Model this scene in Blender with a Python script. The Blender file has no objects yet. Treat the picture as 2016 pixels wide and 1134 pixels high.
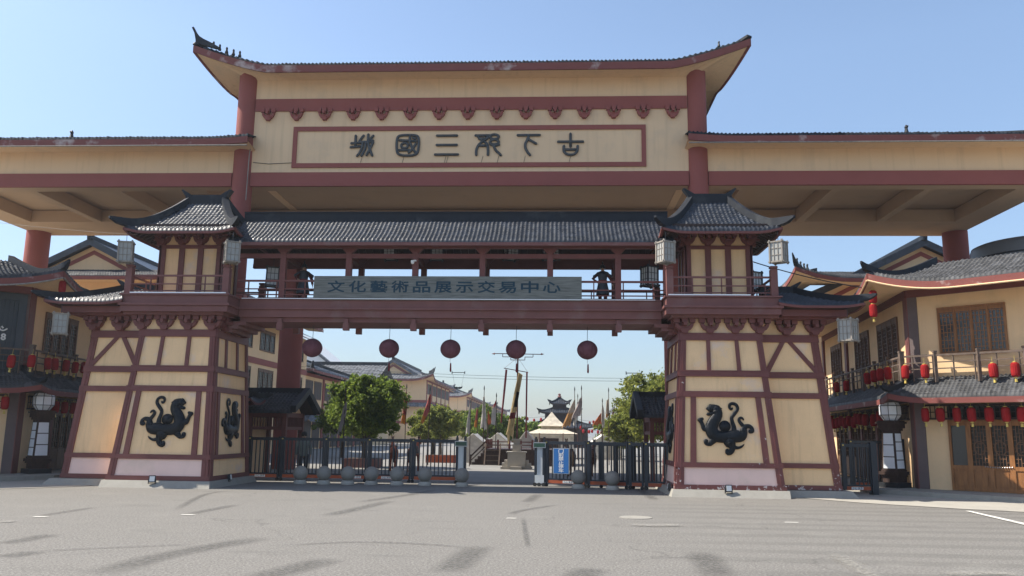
STAINS =  [([(-1.97, 9.77), (-1.97, 11.13), (-1.67, 12.38), (-1.27, 13.53)], 0.55, 'stain'), ([(-3.93, 10.93), (-3.85, 11.23), (-3.79, 11.53)], 0.45, 'stain'), ([(-4.75, 12.13), (-4.72, 12.78), (-4.72, 13.37)], 0.4, 'stain'), ([(2.04, 10.53), (2.11, 11.62), (2.24, 13.09)], 0.5, 'stain'), ([(-0.12, 9.81), (0.12, 10.57), (0.36, 11.46)], 0.55, 'stain'), ([(-1.29, 17.03), (-1.04, 18.57), (-0.73, 21.03)], 0.4, 'stain'), ([(5.5, 12.91), (5.45, 11.82), (5.37, 10.53)], 0.5, 'stain'), ([(2.64, 21.14), (2.78, 22.83), (2.89, 24.18)], 0.35, 'stain'), ([(2.41, 18.06), (2.65, 19.06), (3.45, 20.71)], 0.22, 'stain'), ([(-4.04, 16.82), (-4.0, 17.97), (-3.92, 19.15)], 0.3, 'stain'), ([(-6.61, 16.02), (-6.61, 16.87), (-6.58, 17.94)], 0.25, 'stain'), ([(-4.67, 17.6), (-5.84, 21.73), (-5.84, 23.08)], 0.2, 'stain'), ([(6.06, 27.96), (6.02, 24.53), (6.02, 22.68)], 0.3, 'stain'), ([(-1.45, 20.25), (-0.69, 22.95), (-0.17, 25.14)], 0.35, 'stain'), ([(-0.8, 12.51), (0.27, 13.14), (1.32, 13.06), (2.13, 12.73)], 0.12, 'stain'), ([(2.96, 12.86), (2.85, 14.77), (2.71, 17.37)], 0.1, 'stain'), ([(-3.86, 11.47), (-3.12, 11.94), (-1.9, 12.57)], 0.1, 'stain'), ([(3.58, 9.96), (3.72, 10.68), (3.87, 11.09)], 0.5, 'stain'), ([(7.5, 12.99), (7.36, 11.56), (7.25, 10.43)], 0.3, 'stain_pale'), ([(8.27, 11.13), (8.89, 11.37), (9.32, 11.27)], 0.35, 'stain_pale'), ([(-6.65, 14.89), (-6.4, 14.94)], 0.3, 'stain_pale'), ([(4.74, 16.39), (5.26, 16.31), (5.78, 16.57)], 0.4, 'stain_pale')]
DASHES =  [(-6.52, 15.84, 0.12, 0.05), (-4.02, 16.72, 0.12, 0.05), (2.46, 17.22, 0.09, 0.05), (8.11, 17.45, 0.13, 0.05), (5.59, 16.45, 0.1, 0.05)]
GL =  [-7.24, -6.12, -4.58, -3.08, -1.56, 0.06]
LEFT_LAN =  [(-14.91, 26.78, 3.86), (-14.47, 27.18, 3.91), (-14.53, 28.19, 3.91), (-14.58, 28.69, 3.93), (-14.67, 29.52, 3.94), (-14.75, 30.24, 3.93), (-14.82, 30.94, 3.98)]
LEFT_LO =  (-14.94, 26.76, 2.48)
BAN_Y =  ([(1.55, 4.66), (1.36, 3.74), (1.18, 2.7), (0.97, 1.53)], [(1.75, 4.53), (1.61, 3.69), (1.45, 2.71), (1.31, 1.63)])
RIB_L =  ([(0.9, 4.8), (0.79, 3.49), (0.69, 2.21)], [(1.0, 4.78), (0.89, 3.49), (0.76, 2.21)])
RIB_R =  ([(1.92, 4.66), (1.91, 3.25), (1.91, 1.5)], [(2.0, 4.66), (1.99, 3.25), (1.98, 1.5)])
FLAGS =  [('tattered whitish flag on a dark pole before the big tree', 'cl_dirty', ([(-5.34, 2.82), (-5.46, 2.25), (-5.62, 1.63)], [(-5.24, 2.92), (-5.28, 2.4), (-5.43, 1.68)]), (-5.33, 34.0, 3.48)), ('dark red pennant fading to orange at the right edge of the big tree', 'cl_dred', ([(-4.63, 3.8), (-4.74, 2.96), (-4.85, 2.19)], [(-4.58, 3.8), (-4.54, 2.91), (-4.6, 2.16)]), (-4.59, 44.0, 4.18)), ('pink pennant fading to orange, leaning left over the light green tree', 'cl_pink', ([(-3.34, 3.71), (-3.54, 3.06), (-3.79, 2.2)], [(-3.26, 3.68), (-3.29, 2.93), (-3.55, 2.36)]), (-3.33, 44.0, 4.08)), ('long plain white flag beside the white ridge tent', 'cl_white', ([(-1.05, 3.26), (-1.19, 2.4), (-1.25, 1.68)], [(-1.01, 3.32), (-1.01, 2.48), (-1.05, 1.76)]), (-1.03, 43.0, 3.39)), ('white flag with a tattered tail over the dark stage', 'cl_white', ([(-0.66, 3.66), (-0.7, 2.82), (-0.77, 2.04)], [(-0.57, 3.72), (-0.47, 2.82), (-0.43, 1.91)]), (-0.6, 46.0, 4.25)), ('small orange flag between the white tattered ones', 'cl_orange', ([(-0.88, 3.07), (-0.84, 2.72), (-0.86, 2.28)], [(-0.83, 3.1), (-0.75, 2.79), (-0.61, 2.35)]), (-0.86, 52.0, 3.19)), ('red flag with a white lower half left of the flagpole banner', 'cl_redwhite', ([(0.03, 3.44), (-0.14, 2.94), (-0.18, 2.27)], [(0.08, 3.53), (0.09, 2.94), (0.05, 2.19)]), (0.09, 46.0, 3.86)), ('wide white and orange flag leaning over the peaked tent', 'cl_cream', ([(4.4, 3.57), (4.08, 2.93), (3.73, 2.06)], [(4.49, 3.77), (4.49, 3.11), (4.2, 2.24)]), (4.47, 48.0, 4.36)), ('grey white flag blowing left on the spear pole right of the peaked tent', 'cl_dirty', ([(4.69, 3.63), (4.5, 3.16), (4.24, 2.6)], [(4.83, 3.78), (4.83, 3.27), (4.75, 2.78)]), (4.8, 46.0, 4.31)), ('narrow white flag left of the beige one before the watchtower', 'cl_white', ([(6.14, 3.43), (6.11, 2.76), (6.16, 2.11)], [(6.2, 3.46), (6.29, 2.92), (6.29, 2.23)]), (6.17, 50.0, 3.79)), ('beige flag on the tallest spear pole right of the driveway', 'cl_cream', ([(6.29, 3.62), (6.26, 3.13), (6.23, 2.61)], [(6.43, 3.77), (6.41, 3.19), (6.4, 2.73)]), (6.42, 48.0, 4.32)), ('orange flag with a yellow fringe blowing left before the far lanterns', 'cl_orange', ([(6.16, 2.99), (5.93, 2.68), (5.65, 2.3)], [(6.23, 3.06), (6.22, 2.68), (6.21, 2.37)]), (6.24, 52.0, 3.24)), ('thin whitish flag just right of the wide white and orange one', 'cl_white', ([(4.81, 3.82), (4.71, 3.14), (4.54, 2.36)], [(4.88, 3.95), (4.88, 3.34), (4.81, 2.6)]), (4.86, 56.0, 4.33)), ('small pale pink flag left of the long ridge of white tents', 'cl_pink', ([(-1.74, 3.21), (-1.83, 2.69), (-1.91, 2.03)], [(-1.68, 3.28), (-1.67, 2.82), (-1.72, 2.17)]), (-1.68, 54.0, 3.5)), ('narrow dark red flag low beside the watchtower', 'cl_dred', ([(7.36, 3.43), (7.25, 2.94), (7.21, 2.32)], [(7.43, 3.5), (7.39, 3.01), (7.38, 2.46)]), (7.43, 58.0, 3.75))]
import bpy, bmesh, math, random
from mathutils import Vector, Matrix, Quaternion

R = math.radians
sc = bpy.context.scene
COL = sc.collection

# ------------------------------------------------------------------ camera, light, exposure
cam_d = bpy.data.cameras.new('camera')
cam_d.sensor_width = 36.0
cam_d.lens = 1621.4 / 2016 * 36.0
cam_d.clip_end = 3000
cam = bpy.data.objects.new('camera', cam_d)
cam.matrix_world = (Matrix.Translation((3.3625, 0, 1.7)) @ Matrix.Rotation(R(3.0973), 4, 'Z')
                    @ Matrix.Rotation(R(90 + 10.0113), 4, 'X') @ Matrix.Rotation(R(0.7592), 4, 'Z'))
COL.objects.link(cam)
sc.camera = cam

SUN = Vector((-0.88, 0.03, 1.0)).normalized()           # towards the sun
sun_d = bpy.data.lights.new('sun', 'SUN')
sun_d.energy = 4.2
sun_d.angle = R(0.53)
sun_d.color = (1.0, 0.93, 0.82)
sun = bpy.data.objects.new('sun', sun_d)
sun.rotation_euler = SUN.to_track_quat('Z', 'Y').to_euler()
sun.location = (-30, 20, 60)
COL.objects.link(sun)

w = bpy.data.worlds.new('World')
sc.world = w
w.use_nodes = True
wn, wl = w.node_tree.nodes, w.node_tree.links
sky = wn.new('ShaderNodeTexSky')
sky.sky_type = 'NISHITA'
sky.sun_disc = False
sky.sun_elevation = math.asin(SUN.z)
sky.sun_rotation = math.atan2(SUN.x, SUN.y)
sky.air_density = 1.0
sky.dust_density = .8
sky.ozone_density = 2.0
# summer haze dims the bright band that the clear-sky model puts on the horizon
tc = wn.new('ShaderNodeTexCoord')
sp = wn.new('ShaderNodeSeparateXYZ')
wl.new(tc.outputs['Generated'], sp.inputs[0])
hz = wn.new('ShaderNodeValToRGB')
els = hz.color_ramp.elements
els[0].position, els[0].color = 0.0, (.40, .41, .45, 1)
els[1].position, els[1].color = .42, (.88, .83, .78, 1)
e_ = els.new(.16)
e_.color = (.62, .60, .60, 1)
wl.new(sp.outputs[2], hz.inputs[0])
mul = wn.new('ShaderNodeMix')
mul.data_type, mul.blend_type = 'RGBA', 'MULTIPLY'
mul.inputs[0].default_value = 1
wl.new(sky.outputs[0], mul.inputs[6])
wl.new(hz.outputs[0], mul.inputs[7])
wl.new(mul.outputs[2], wn['Background'].inputs[0])
wn['Background'].inputs[1].default_value = 0.15
sc.view_settings.view_transform = 'Standard'
sc.view_settings.look = 'None'
sc.view_settings.gamma = 1
sc.view_settings.exposure = 1.0
sc.cycles.max_bounces = 8
sc.cycles.use_denoising = True

# ------------------------------------------------------------------ materials
def new_mat(name):
    m = bpy.data.materials.new(name)
    m.use_nodes = True
    nt = m.node_tree
    return m, nt, nt.nodes['Principled BSDF']

def N(nt, t, **kw):
    n = nt.nodes.new(t)
    for k, v in kw.items():
        if k.startswith('i_'):
            key = k[2:]
            n.inputs[int(key) if key.isdigit() else key.replace('_', ' ')].default_value = v
        else:
            setattr(n, k, v)
    return n

def pos(nt, scale=(1, 1, 1)):
    g = N(nt, 'ShaderNodeNewGeometry')
    mp = N(nt, 'ShaderNodeMapping')
    mp.inputs['Scale'].default_value = scale
    nt.links.new(g.outputs['Position'], mp.inputs['Vector'])
    return mp.outputs[0]

def noise(nt, vec, scale, detail=4, rough=.55):
    n = N(nt, 'ShaderNodeTexNoise')
    n.inputs['Scale'].default_value = scale
    n.inputs['Detail'].default_value = detail
    n.inputs['Roughness'].default_value = rough
    nt.links.new(vec, n.inputs['Vector'])
    return n.outputs['Fac']

def ramp(nt, fac, stops):
    r = N(nt, 'ShaderNodeValToRGB')
    while len(r.color_ramp.elements) < len(stops):
        r.color_ramp.elements.new(.5)
    for e, (p, c) in zip(r.color_ramp.elements, stops):
        e.position = p
        e.color = c if len(c) == 4 else (*c, 1)
    nt.links.new(fac, r.inputs[0])
    return r.outputs[0]

def mixc(nt, fac, a, b, mode='MIX'):
    m = N(nt, 'ShaderNodeMix', data_type='RGBA', blend_type=mode)
    for sock, val in ((m.inputs[0], fac), (m.inputs[6], a), (m.inputs[7], b)):
        if isinstance(val, (int, float)):
            sock.default_value = val
        elif isinstance(val, tuple):
            sock.default_value = val if len(val) == 4 else (*val, 1)
        else:
            nt.links.new(val, sock)
    return m.outputs[2]

def bump(nt, b, h, strength, dist=.02):
    n = N(nt, 'ShaderNodeBump')
    n.inputs['Strength'].default_value = strength
    n.inputs['Distance'].default_value = dist
    nt.links.new(h, n.inputs['Height'])
    nt.links.new(n.outputs[0], b.inputs['Normal'])

def sc_(c, k):
    return tuple(min(1, x * k) for x in c)

def mottled(name, col, rough=.8, var=.12, scale=1.2, bstr=.15, bscale=60, spec=.3, streak=0, dirt=None, dirt_amt=.5, peel=None):
    """painted or plastered surface: broad mottling, fine grain, vertical rain streaks, stains of another colour, flaked paint"""
    m, nt, b = new_mat(name)
    p = pos(nt)
    n1 = noise(nt, p, scale, 6)
    c = ramp(nt, n1, [(.25, sc_(col, 1 - var)), (.75, sc_(col, 1 + var))])
    n2 = noise(nt, p, 35, 3)
    c = mixc(nt, .35, c, ramp(nt, n2, [(.3, sc_(col, 1 - var * .9)), (.7, sc_(col, 1 + var * .9))]))
    if streak:
        ps = pos(nt, (3.5, 3.5, .22))
        s = noise(nt, ps, 1.6, 5)
        f = ramp(nt, s, [(.52, (0, 0, 0)), (.72, (streak,) * 3)])
        c = mixc(nt, f, c, sc_(col, .62))
    if dirt:
        dn = noise(nt, p, .9, 5, .6)
        f = ramp(nt, dn, [(.56, (0, 0, 0)), (.66, (dirt_amt,) * 3)])
        c = mixc(nt, f, c, dirt)
    if peel:
        pn = noise(nt, p, 7, 5, .6)
        g = N(nt, 'ShaderNodeNewGeometry')
        sx = N(nt, 'ShaderNodeSeparateXYZ')
        nt.links.new(g.outputs['Position'], sx.inputs[0])
        mr = N(nt, 'ShaderNodeMapRange')
        mr.inputs[1].default_value, mr.inputs[2].default_value = peel[0], peel[1]
        mr.inputs[3].default_value, mr.inputs[4].default_value = .0, peel[2]
        nt.links.new(sx.outputs[2], mr.inputs[0])
        ad = N(nt, 'ShaderNodeMath', operation='ADD')
        nt.links.new(pn, ad.inputs[0])
        nt.links.new(mr.outputs[0], ad.inputs[1])
        f = ramp(nt, ad.outputs[0], [(.70, (0, 0, 0)), (.715, (1, 1, 1))])
        c = mixc(nt, f, c, (.5, .45, .43))
    nt.links.new(c, b.inputs['Base Color'])
    b.inputs['Roughness'].default_value = rough
    b.inputs['Specular IOR Level'].default_value = spec
    if bstr:
        bump(nt, b, noise(nt, p, bscale, 4), bstr)
    return m

def plain(name, col, rough=.6, metal=0, spec=.5):
    m, nt, b = new_mat(name)
    b.inputs['Base Color'].default_value = (*col, 1)
    b.inputs['Roughness'].default_value = rough
    b.inputs['Metallic'].default_value = metal
    b.inputs['Specular IOR Level'].default_value = spec
    return m

def tile_mat(name, col, rough=.38, spec=.5, var=.35):
    m, nt, b = new_mat(name)
    p = pos(nt)
    v = N(nt, 'ShaderNodeTexVoronoi')
    v.inputs['Scale'].default_value = 4.2
    nt.links.new(p, v.inputs['Vector'])
    hs = N(nt, 'ShaderNodeSeparateColor')
    nt.links.new(v.outputs['Color'], hs.inputs[0])
    c = ramp(nt, hs.outputs[0], [(0, sc_(col, 1 - var)), (.6, col), (1, sc_(col, 1 + 2 * var))])
    n1 = noise(nt, p, 5, 6, .65)
    c = mixc(nt, ramp(nt, n1, [(.5, (0, 0, 0)), (.75, (.5, .5, .5))]), c, sc_(col, 2.0))
    nt.links.new(c, b.inputs['Base Color'])
    r = ramp(nt, n1, [(.3, (rough - .08,) * 3), (.7, (rough + .18,) * 3)])
    nt.links.new(r, b.inputs['Roughness'])
    b.inputs['Specular IOR Level'].default_value = spec
    bump(nt, b, noise(nt, p, 45, 4), .12)
    return m

def wood_mat(name, col, rough=.55, grain=(1, 1, 14), var=.3):
    m, nt, b = new_mat(name)
    p = pos(nt, grain)
    n1 = noise(nt, p, 3.0, 6, .6)
    c = ramp(nt, n1, [(.3, sc_(col, 1 - var)), (.7, sc_(col, 1 + var))])
    nt.links.new(c, b.inputs['Base Color'])
    b.inputs['Roughness'].default_value = rough
    b.inputs['Specular IOR Level'].default_value = .35
    bump(nt, b, n1, .2)
    return m

def leaf_mat(name, col, trans=.35):
    m, nt, b = new_mat(name)
    g = N(nt, 'ShaderNodeNewGeometry')
    c = ramp(nt, g.outputs['Random Per Island'], [(0, sc_(col, .55)), (.5, col), (1, (col[0] * 1.7, col[1] * 1.45, col[2] * 1.1))])
    nt.links.new(c, b.inputs['Base Color'])
    b.inputs['Roughness'].default_value = .55
    b.inputs['Specular IOR Level'].default_value = .25
    t = N(nt, 'ShaderNodeBsdfTranslucent')
    nt.links.new(c, t.inputs[0])
    mx = N(nt, 'ShaderNodeMixShader')
    mx.inputs[0].default_value = trans
    nt.links.new(b.outputs[0], mx.inputs[1])
    nt.links.new(t.outputs[0], mx.inputs[2])
    nt.links.new(mx.outputs[0], nt.nodes['Material Output'].inputs[0])
    return m

def cloth_mat(name, col, trans=.4, col2=None, z0=0, z1=1):
    m, nt, b = new_mat(name)
    p = pos(nt)
    n1 = noise(nt, p, 4, 4)
    c = ramp(nt, n1, [(.3, sc_(col, .8)), (.7, sc_(col, 1.15))])
    if col2:
        g = N(nt, 'ShaderNodeNewGeometry')
        sx = N(nt, 'ShaderNodeSeparateXYZ')
        nt.links.new(g.outputs['Position'], sx.inputs[0])
        mr = N(nt, 'ShaderNodeMapRange')
        mr.inputs[1].default_value, mr.inputs[2].default_value = z0, z1
        nt.links.new(sx.outputs[2], mr.inputs[0])
        ad = N(nt, 'ShaderNodeMath', operation='MULTIPLY_ADD')
        ad.inputs[1].default_value = .8
        nt.links.new(n1, ad.inputs[0])
        nt.links.new(mr.outputs[0], ad.inputs[2])
        f = ramp(nt, ad.outputs[0], [(.75, (0, 0, 0)), (.95, (1, 1, 1))])
        c = mixc(nt, f, col2, c)
    nt.links.new(c, b.inputs['Base Color'])
    b.inputs['Roughness'].default_value = .85
    b.inputs['Specular IOR Level'].default_value = .1
    t = N(nt, 'ShaderNodeBsdfTranslucent')
    nt.links.new(c, t.inputs[0])
    mx = N(nt, 'ShaderNodeMixShader')
    mx.inputs[0].default_value = trans
    nt.links.new(b.outputs[0], mx.inputs[1])
    nt.links.new(t.outputs[0], mx.inputs[2])
    nt.links.new(mx.outputs[0], nt.nodes['Material Output'].inputs[0])
    return m

CREAM = (.80, .56, .325)
M = {}
M['plaster'] = mottled('plaster', CREAM, .9, .06, .8, .1, streak=.12, dirt=(.56, .44, .26), dirt_amt=.3)
M['plaster_hall'] = mottled('plaster_hall', (.78, .555, .34), .9, .06, .5, .06, streak=.26, dirt=(.62, .46, .31), dirt_amt=.35)
M['plaster_tower'] = mottled('plaster_tower', (.86, .585, .325), .9, .11, 1.3, .15, streak=.38, dirt=(.70, .55, .47), dirt_amt=.65)
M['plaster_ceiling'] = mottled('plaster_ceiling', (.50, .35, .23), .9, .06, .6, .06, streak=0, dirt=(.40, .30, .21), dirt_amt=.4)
M['plaster_pink'] = mottled('plaster_pink', (.84, .60, .52), .9, .07, 1.5, .12, streak=.1, dirt=(.68, .52, .42), dirt_amt=.5)
M['maroon'] = mottled('maroon', (.155, .050, .043), .6, .2, 2.5, .12, 30, .4)
M['maroon_peel'] = mottled('maroon_peel', (.155, .050, .043), .6, .2, 2.5, .12, 30, .4, peel=(1.2, .2, .14))
M['maroon_worn'] = mottled('maroon_worn', (.175, .072, .065), .62, .2, 2.0, .15, 25, .35, dirt=(.2, .12, .11), dirt_amt=.6)
M['red_paint'] = mottled('red_paint', (.285, .085, .07), .75, .12, .8, .06, 50, .3)
M['red_fascia'] = mottled('red_fascia', (.20, .062, .052), .7, .12, 3, .1, 40, .3, dirt=(.58, .52, .48), dirt_amt=.6)
M['tile'] = tile_mat('dark_tile', (.019, .023, .031), .42, .55)
M['tile_matt'] = tile_mat('matt_tile', (.022, .026, .032), .85, .15)
M['tile_grey'] = tile_mat('grey_tile', (.048, .049, .052), .6, .3)
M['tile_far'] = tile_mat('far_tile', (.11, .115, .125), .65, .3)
M['ridge'] = mottled('ridge', (.010, .013, .019), .55, .3, 2.5, .15, 20, .28, dirt=(.05, .055, .06), dirt_amt=.6)
M['concrete'] = mottled('concrete', (.30, .285, .25), .9, .12, 2.5, .3, 40, .2, streak=.25)
M['stone'] = mottled('stone', (.40, .37, .32), .85, .1, 8, .3, 90, .25, dirt=(.26, .24, .21), dirt_amt=.5)
M['granite'] = mottled('granite', (.27, .25, .22), .7, .25, 45, .2, 120, .3, dirt=(.2, .185, .165), dirt_amt=.6)
M['iron'] = mottled('iron', (.018, .021, .026), .45, .25, 6, .06, 60, .5)
M['relief'] = mottled('relief', (.005, .007, .010), .42, .4, 6, .9, 11, .22)
M['gate_metal'] = mottled('gate_metal', (.011, .017, .027), .42, .2, 3, .02, 60, .5)
M['letters'] = mottled('letter_grey', (.055, .06, .062), .5, .15, 5, .05, 40, .4)
M['old_wood'] = wood_mat('old_wood', (.26, .235, .205), .8, (6, 6, 1))
M['sign_wood'] = wood_mat('sign_wood', (.150, .158, .145), .7, (.6, 3, 9), .4)
M['sign_ink'] = mottled('sign_ink', (.010, .040, .065), .5, .2, 6, .05)
M['window_wood'] = wood_mat('window_wood', (.145, .072, .036), .55, (4, 4, 1.2))
M['door_wood'] = wood_mat('door_wood', (.27, .115, .038), .5, (5, 5, .9), .28)
M['dark_wood'] = wood_mat('dark_wood', (.05, .03, .024), .6, (3, 3, 2))
M['rail_wood'] = wood_mat('rail_wood', (.13, .095, .075), .75, (2, 2, 2))
M['glass'] = plain('dark_glass', (.014, .013, .012), .22, 0, .25)
M['glass_sky'] = plain('pale_glass', (.03, .034, .038), .15, 0, .5)
M['paper'] = mottled('paper', (.56, .58, .58), .7, .1, 4, .02)
M['paper_grey'] = mottled('paper_grey', (.34, .345, .33), .8, .15, 5, .05)
M['white_panel'] = mottled('white_panel', (.80, .82, .85), .45, .05, 2, .02)
M['lantern_red'] = cloth_mat('lantern_red', (.36, .022, .024), .2)
M['lantern_faded'] = cloth_mat('lantern_faded', (.20, .085, .105), .25)
M['gold'] = plain('gold_trim', (.62, .47, .12), .5, .2)
M['white'] = mottled('white_paint', (.74, .74, .72), .6, .06, 4, .03)
M['marking'] = mottled('marking_white', (.66, .64, .58), .85, .2, 9, .2, dirt=(.3, .29, .27), dirt_amt=.7)
M['steel'] = plain('steel', (.42, .43, .44), .4, .7)
M['rubber'] = plain('rubber', (.02, .02, .02), .8)
M['orange_strip'] = mottled('orange_strip', (.36, .085, .035), .6, .15, 6, .05)
M['blue_sign'] = plain('blue_sign', (.015, .13, .38), .45)
M['tassel'] = cloth_mat('tassel_red', (.2, .03, .04), .2)
M['bark'] = mottled('bark', (.085, .065, .05), .9, .3, 9, .6, 25, .2)
M['leaf_a'] = leaf_mat('leaf_camphor', (.16, .235, .045), .5)
M['leaf_b'] = leaf_mat('leaf_olive', (.20, .24, .06), .5)
M['skin'] = plain('skin', (.42, .25, .17), .6)
M['horse_brown'] = mottled('horse_brown', (.13, .055, .028), .6, .2, 5, .1)
M['horse_red'] = mottled('horse_red', (.36, .085, .03), .6, .2, 5, .1)
M['mane'] = mottled('mane', (.35, .22, .12), .7, .2, 12, .3)
M['canvas'] = cloth_mat('canvas', (.66, .60, .49), .25)
M['canvas_white'] = cloth_mat('canvas_white', (.68, .66, .61), .25)

# ------------------------------------------------------------------ mesh helpers
class Fr:
    """a frame on a wall: u along ux, z up, d outwards"""
    def __init__(s, P, ux, n=None):
        s.P = Vector(P)
        s.ux = Vector(ux).normalized()
        s.n = Vector(n).normalized() if n else Vector((s.ux.y, -s.ux.x, 0))
        s.uz = Vector((0, 0, 1))
    def pt(s, u, z, d=0):
        return s.P + s.ux * u + s.uz * z + s.n * d

class Quad:
    """a battered face: u 0..1 between the left and right edges, z in metres, d outwards"""
    def __init__(s, b0, b1, t0, t1):
        s.b0, s.b1, s.t0, s.t1 = map(Vector, (b0, b1, t0, t1))
        s.n = (s.b1 - s.b0).cross(s.t0 - s.b0).normalized()
    def pt(s, u, z, d=0):
        k = (z - s.b0.z) / (s.t0.z - s.b0.z)
        a = s.b0.lerp(s.t0, k)
        b = s.b1.lerp(s.t1, k)
        return a.lerp(b, u) + s.n * d

def crom(pts, sub=5):
    """Catmull-Rom through points of any dimension"""
    out = []
    n = len(pts)
    for i in range(n - 1):
        p0, p1, p2, p3 = pts[max(i - 1, 0)], pts[i], pts[i + 1], pts[min(i + 2, n - 1)]
        for k in range(sub):
            t = k / sub
            out.append(tuple(.5 * (2 * b + (c - a) * t + (2 * a - 5 * b + 4 * c - d) * t * t + (3 * b - a - 3 * c + d) * t ** 3)
                             for a, b, c, d in zip(p0, p1, p2, p3)))
    out.append(tuple(pts[-1]))
    return out

class MB:
    def __init__(s, sx=1):
        s.v, s.f, s.m, s.sx, s.mi = [], [], [], sx, 0
    def add(s, vs, fs):
        b = len(s.v)
        s.v.extend((v[0], v[1], v[2]) for v in vs)
        s.f.extend(tuple(b + i for i in f) for f in fs)
        s.m.extend([s.mi] * len(fs))
        return s
    def hexa(s, p):
        return s.add(p, [(3, 2, 1, 0), (4, 5, 6, 7), (0, 1, 5, 4), (1, 2, 6, 5), (2, 3, 7, 6), (3, 0, 4, 7)])
    def box(s, x0, x1, y0, y1, z0, z1):
        return s.hexa([(x0, y0, z0), (x1, y0, z0), (x1, y1, z0), (x0, y1, z0), (x0, y0, z1), (x1, y0, z1), (x1, y1, z1), (x0, y1, z1)])
    def fbox(s, F, u0, u1, z0, z1, d0, d1):
        return s.hexa([F.pt(u0, z0, d1), F.pt(u1, z0, d1), F.pt(u1, z0, d0), F.pt(u0, z0, d0),
                       F.pt(u0, z1, d1), F.pt(u1, z1, d1), F.pt(u1, z1, d0), F.pt(u0, z1, d0)])
    def prism(s, F, poly, d0, d1):
        n = len(poly)
        vs = [F.pt(u, z, d1) for u, z in poly] + [F.pt(u, z, d0) for u, z in poly]
        return s.add(vs, [tuple(range(n)), tuple(range(2 * n - 1, n - 1, -1))] + [(i, i + n, (i + 1) % n + n, (i + 1) % n) for i in range(n)])
    def bar(s, p0, p1, w, h=None, up=(0, 0, 1)):
        p0, p1, up = Vector(p0), Vector(p1), Vector(up)
        h = h or w
        d = (p1 - p0).normalized()
        a = d.cross(up)
        if a.length < 1e-4:
            a = d.cross(Vector((0, 1, 0)))
        a.normalize()
        b = a.cross(d)
        a, b = a * w / 2, b * h / 2
        return s.hexa([p0 - a - b, p0 + a - b, p1 + a - b, p1 - a - b, p0 - a + b, p0 + a + b, p1 + a + b, p1 - a + b])
    def tube(s, pts, rad, n=8, cap=True, flat=None):
        """tube through pts; flat=(axis vector, factor) squashes the section along an axis"""
        pts = [Vector(p) for p in pts]
        rads = rad if isinstance(rad, (list, tuple)) else [rad] * len(pts)
        vs, fs = [], []
        prev = None
        for i, p in enumerate(pts):
            d = (pts[min(i + 1, len(pts) - 1)] - pts[max(i - 1, 0)])
            d = d.normalized() if d.length > 1e-9 else Vector((0, 0, 1))
            if prev is None:
                a = d.cross(Vector((0, 0, 1)))
                if a.length < .1:
                    a = d.cross(Vector((0, 1, 0)))
            else:
                a = prev - d * prev.dot(d)
            a.normalize()
            prev = a
            b = d.cross(a)
            for k in range(n):
                t = 2 * math.pi * k / n
                o = (a * math.cos(t) + b * math.sin(t)) * rads[i]
                if flat:
                    o = o - flat[0] * o.dot(flat[0]) * (1 - flat[1])
                vs.append(p + o)
        for i in range(len(pts) - 1):
            for k in range(n):
                fs.append((i * n + k, i * n + (k + 1) % n, (i + 1) * n + (k + 1) % n, (i + 1) * n + k))
        if cap:
            fs.append(tuple(range(n - 1, -1, -1)))
            fs.append(tuple((len(pts) - 1) * n + k for k in range(n)))
        return s.add(vs, fs)
    def lathe(s, prof, c=(0, 0, 0), n=16, rot=0, ripple=0):
        vs, fs = [], []
        for r, z in prof:
            for k in range(n):
                t = 2 * math.pi * k / n + rot
                rr = r * (1 - ripple * (k % 2))
                vs.append((c[0] + rr * math.cos(t), c[1] + rr * math.sin(t), c[2] + z))
        for i in range(len(prof) - 1):
            for k in range(n):
                fs.append((i * n + k, i * n + (k + 1) % n, (i + 1) * n + (k + 1) % n, (i + 1) * n + k))
        fs.append(tuple(range(n - 1, -1, -1)))
        fs.append(tuple((len(prof) - 1) * n + k for k in range(n)))
        return s.add(vs, fs)
    def sweep(s, pts, w, h, below=0):
        """upright rectangular section along a polyline: base at each point minus below, height h (number or list)"""
        pts = [Vector(p) for p in pts]
        n = len(pts)
        hs = h if isinstance(h, (list, tuple)) else [h] * n
        ws = w if isinstance(w, (list, tuple)) else [w] * n
        vs = []
        for i, p in enumerate(pts):
            d = pts[min(i + 1, n - 1)] - pts[max(i - 1, 0)]
            d.z = 0
            d.normalize()
            a = Vector((d.y, -d.x, 0)) * ws[i] / 2
            z0, z1 = Vector((0, 0, -below)), Vector((0, 0, hs[i] - below))
            vs += [p - a + z0, p + a + z0, p + a + z1, p - a + z1]
        fs = [(3, 2, 1, 0), tuple((n - 1) * 4 + k for k in range(4))]
        for i in range(n - 1):
            for k in range(4):
                fs.append((i * 4 + k, i * 4 + (k + 1) % 4, (i + 1) * 4 + (k + 1) % 4, (i + 1) * 4 + k))
        return s.add(vs, fs)
    def grid(s, rows):
        """rows of points, all the same length, joined as a sheet"""
        n = len(rows[0])
        vs = [p for r in rows for p in r]
        fs = [(i * n + k, i * n + k + 1, (i + 1) * n + k + 1, (i + 1) * n + k) for i in range(len(rows) - 1) for k in range(n - 1)]
        return s.add(vs, fs)
    def ball(s, c, r, n=12, sq=(1, 1, 1)):
        k = n // 2
        prof = [(max(1e-4, math.sin(math.pi * i / k)), -math.cos(math.pi * i / k)) for i in range(k + 1)]
        vs, fs = [], []
        for rr, z in prof:
            for j in range(n):
                t = 2 * math.pi * j / n
                vs.append((c[0] + r * sq[0] * rr * math.cos(t), c[1] + r * sq[1] * rr * math.sin(t), c[2] + r * sq[2] * z))
        for i in range(k):
            for j in range(n):
                fs.append((i * n + j, i * n + (j + 1) % n, (i + 1) * n + (j + 1) % n, (i + 1) * n + j))
        return s.add(vs, fs)
    warp = None
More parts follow.
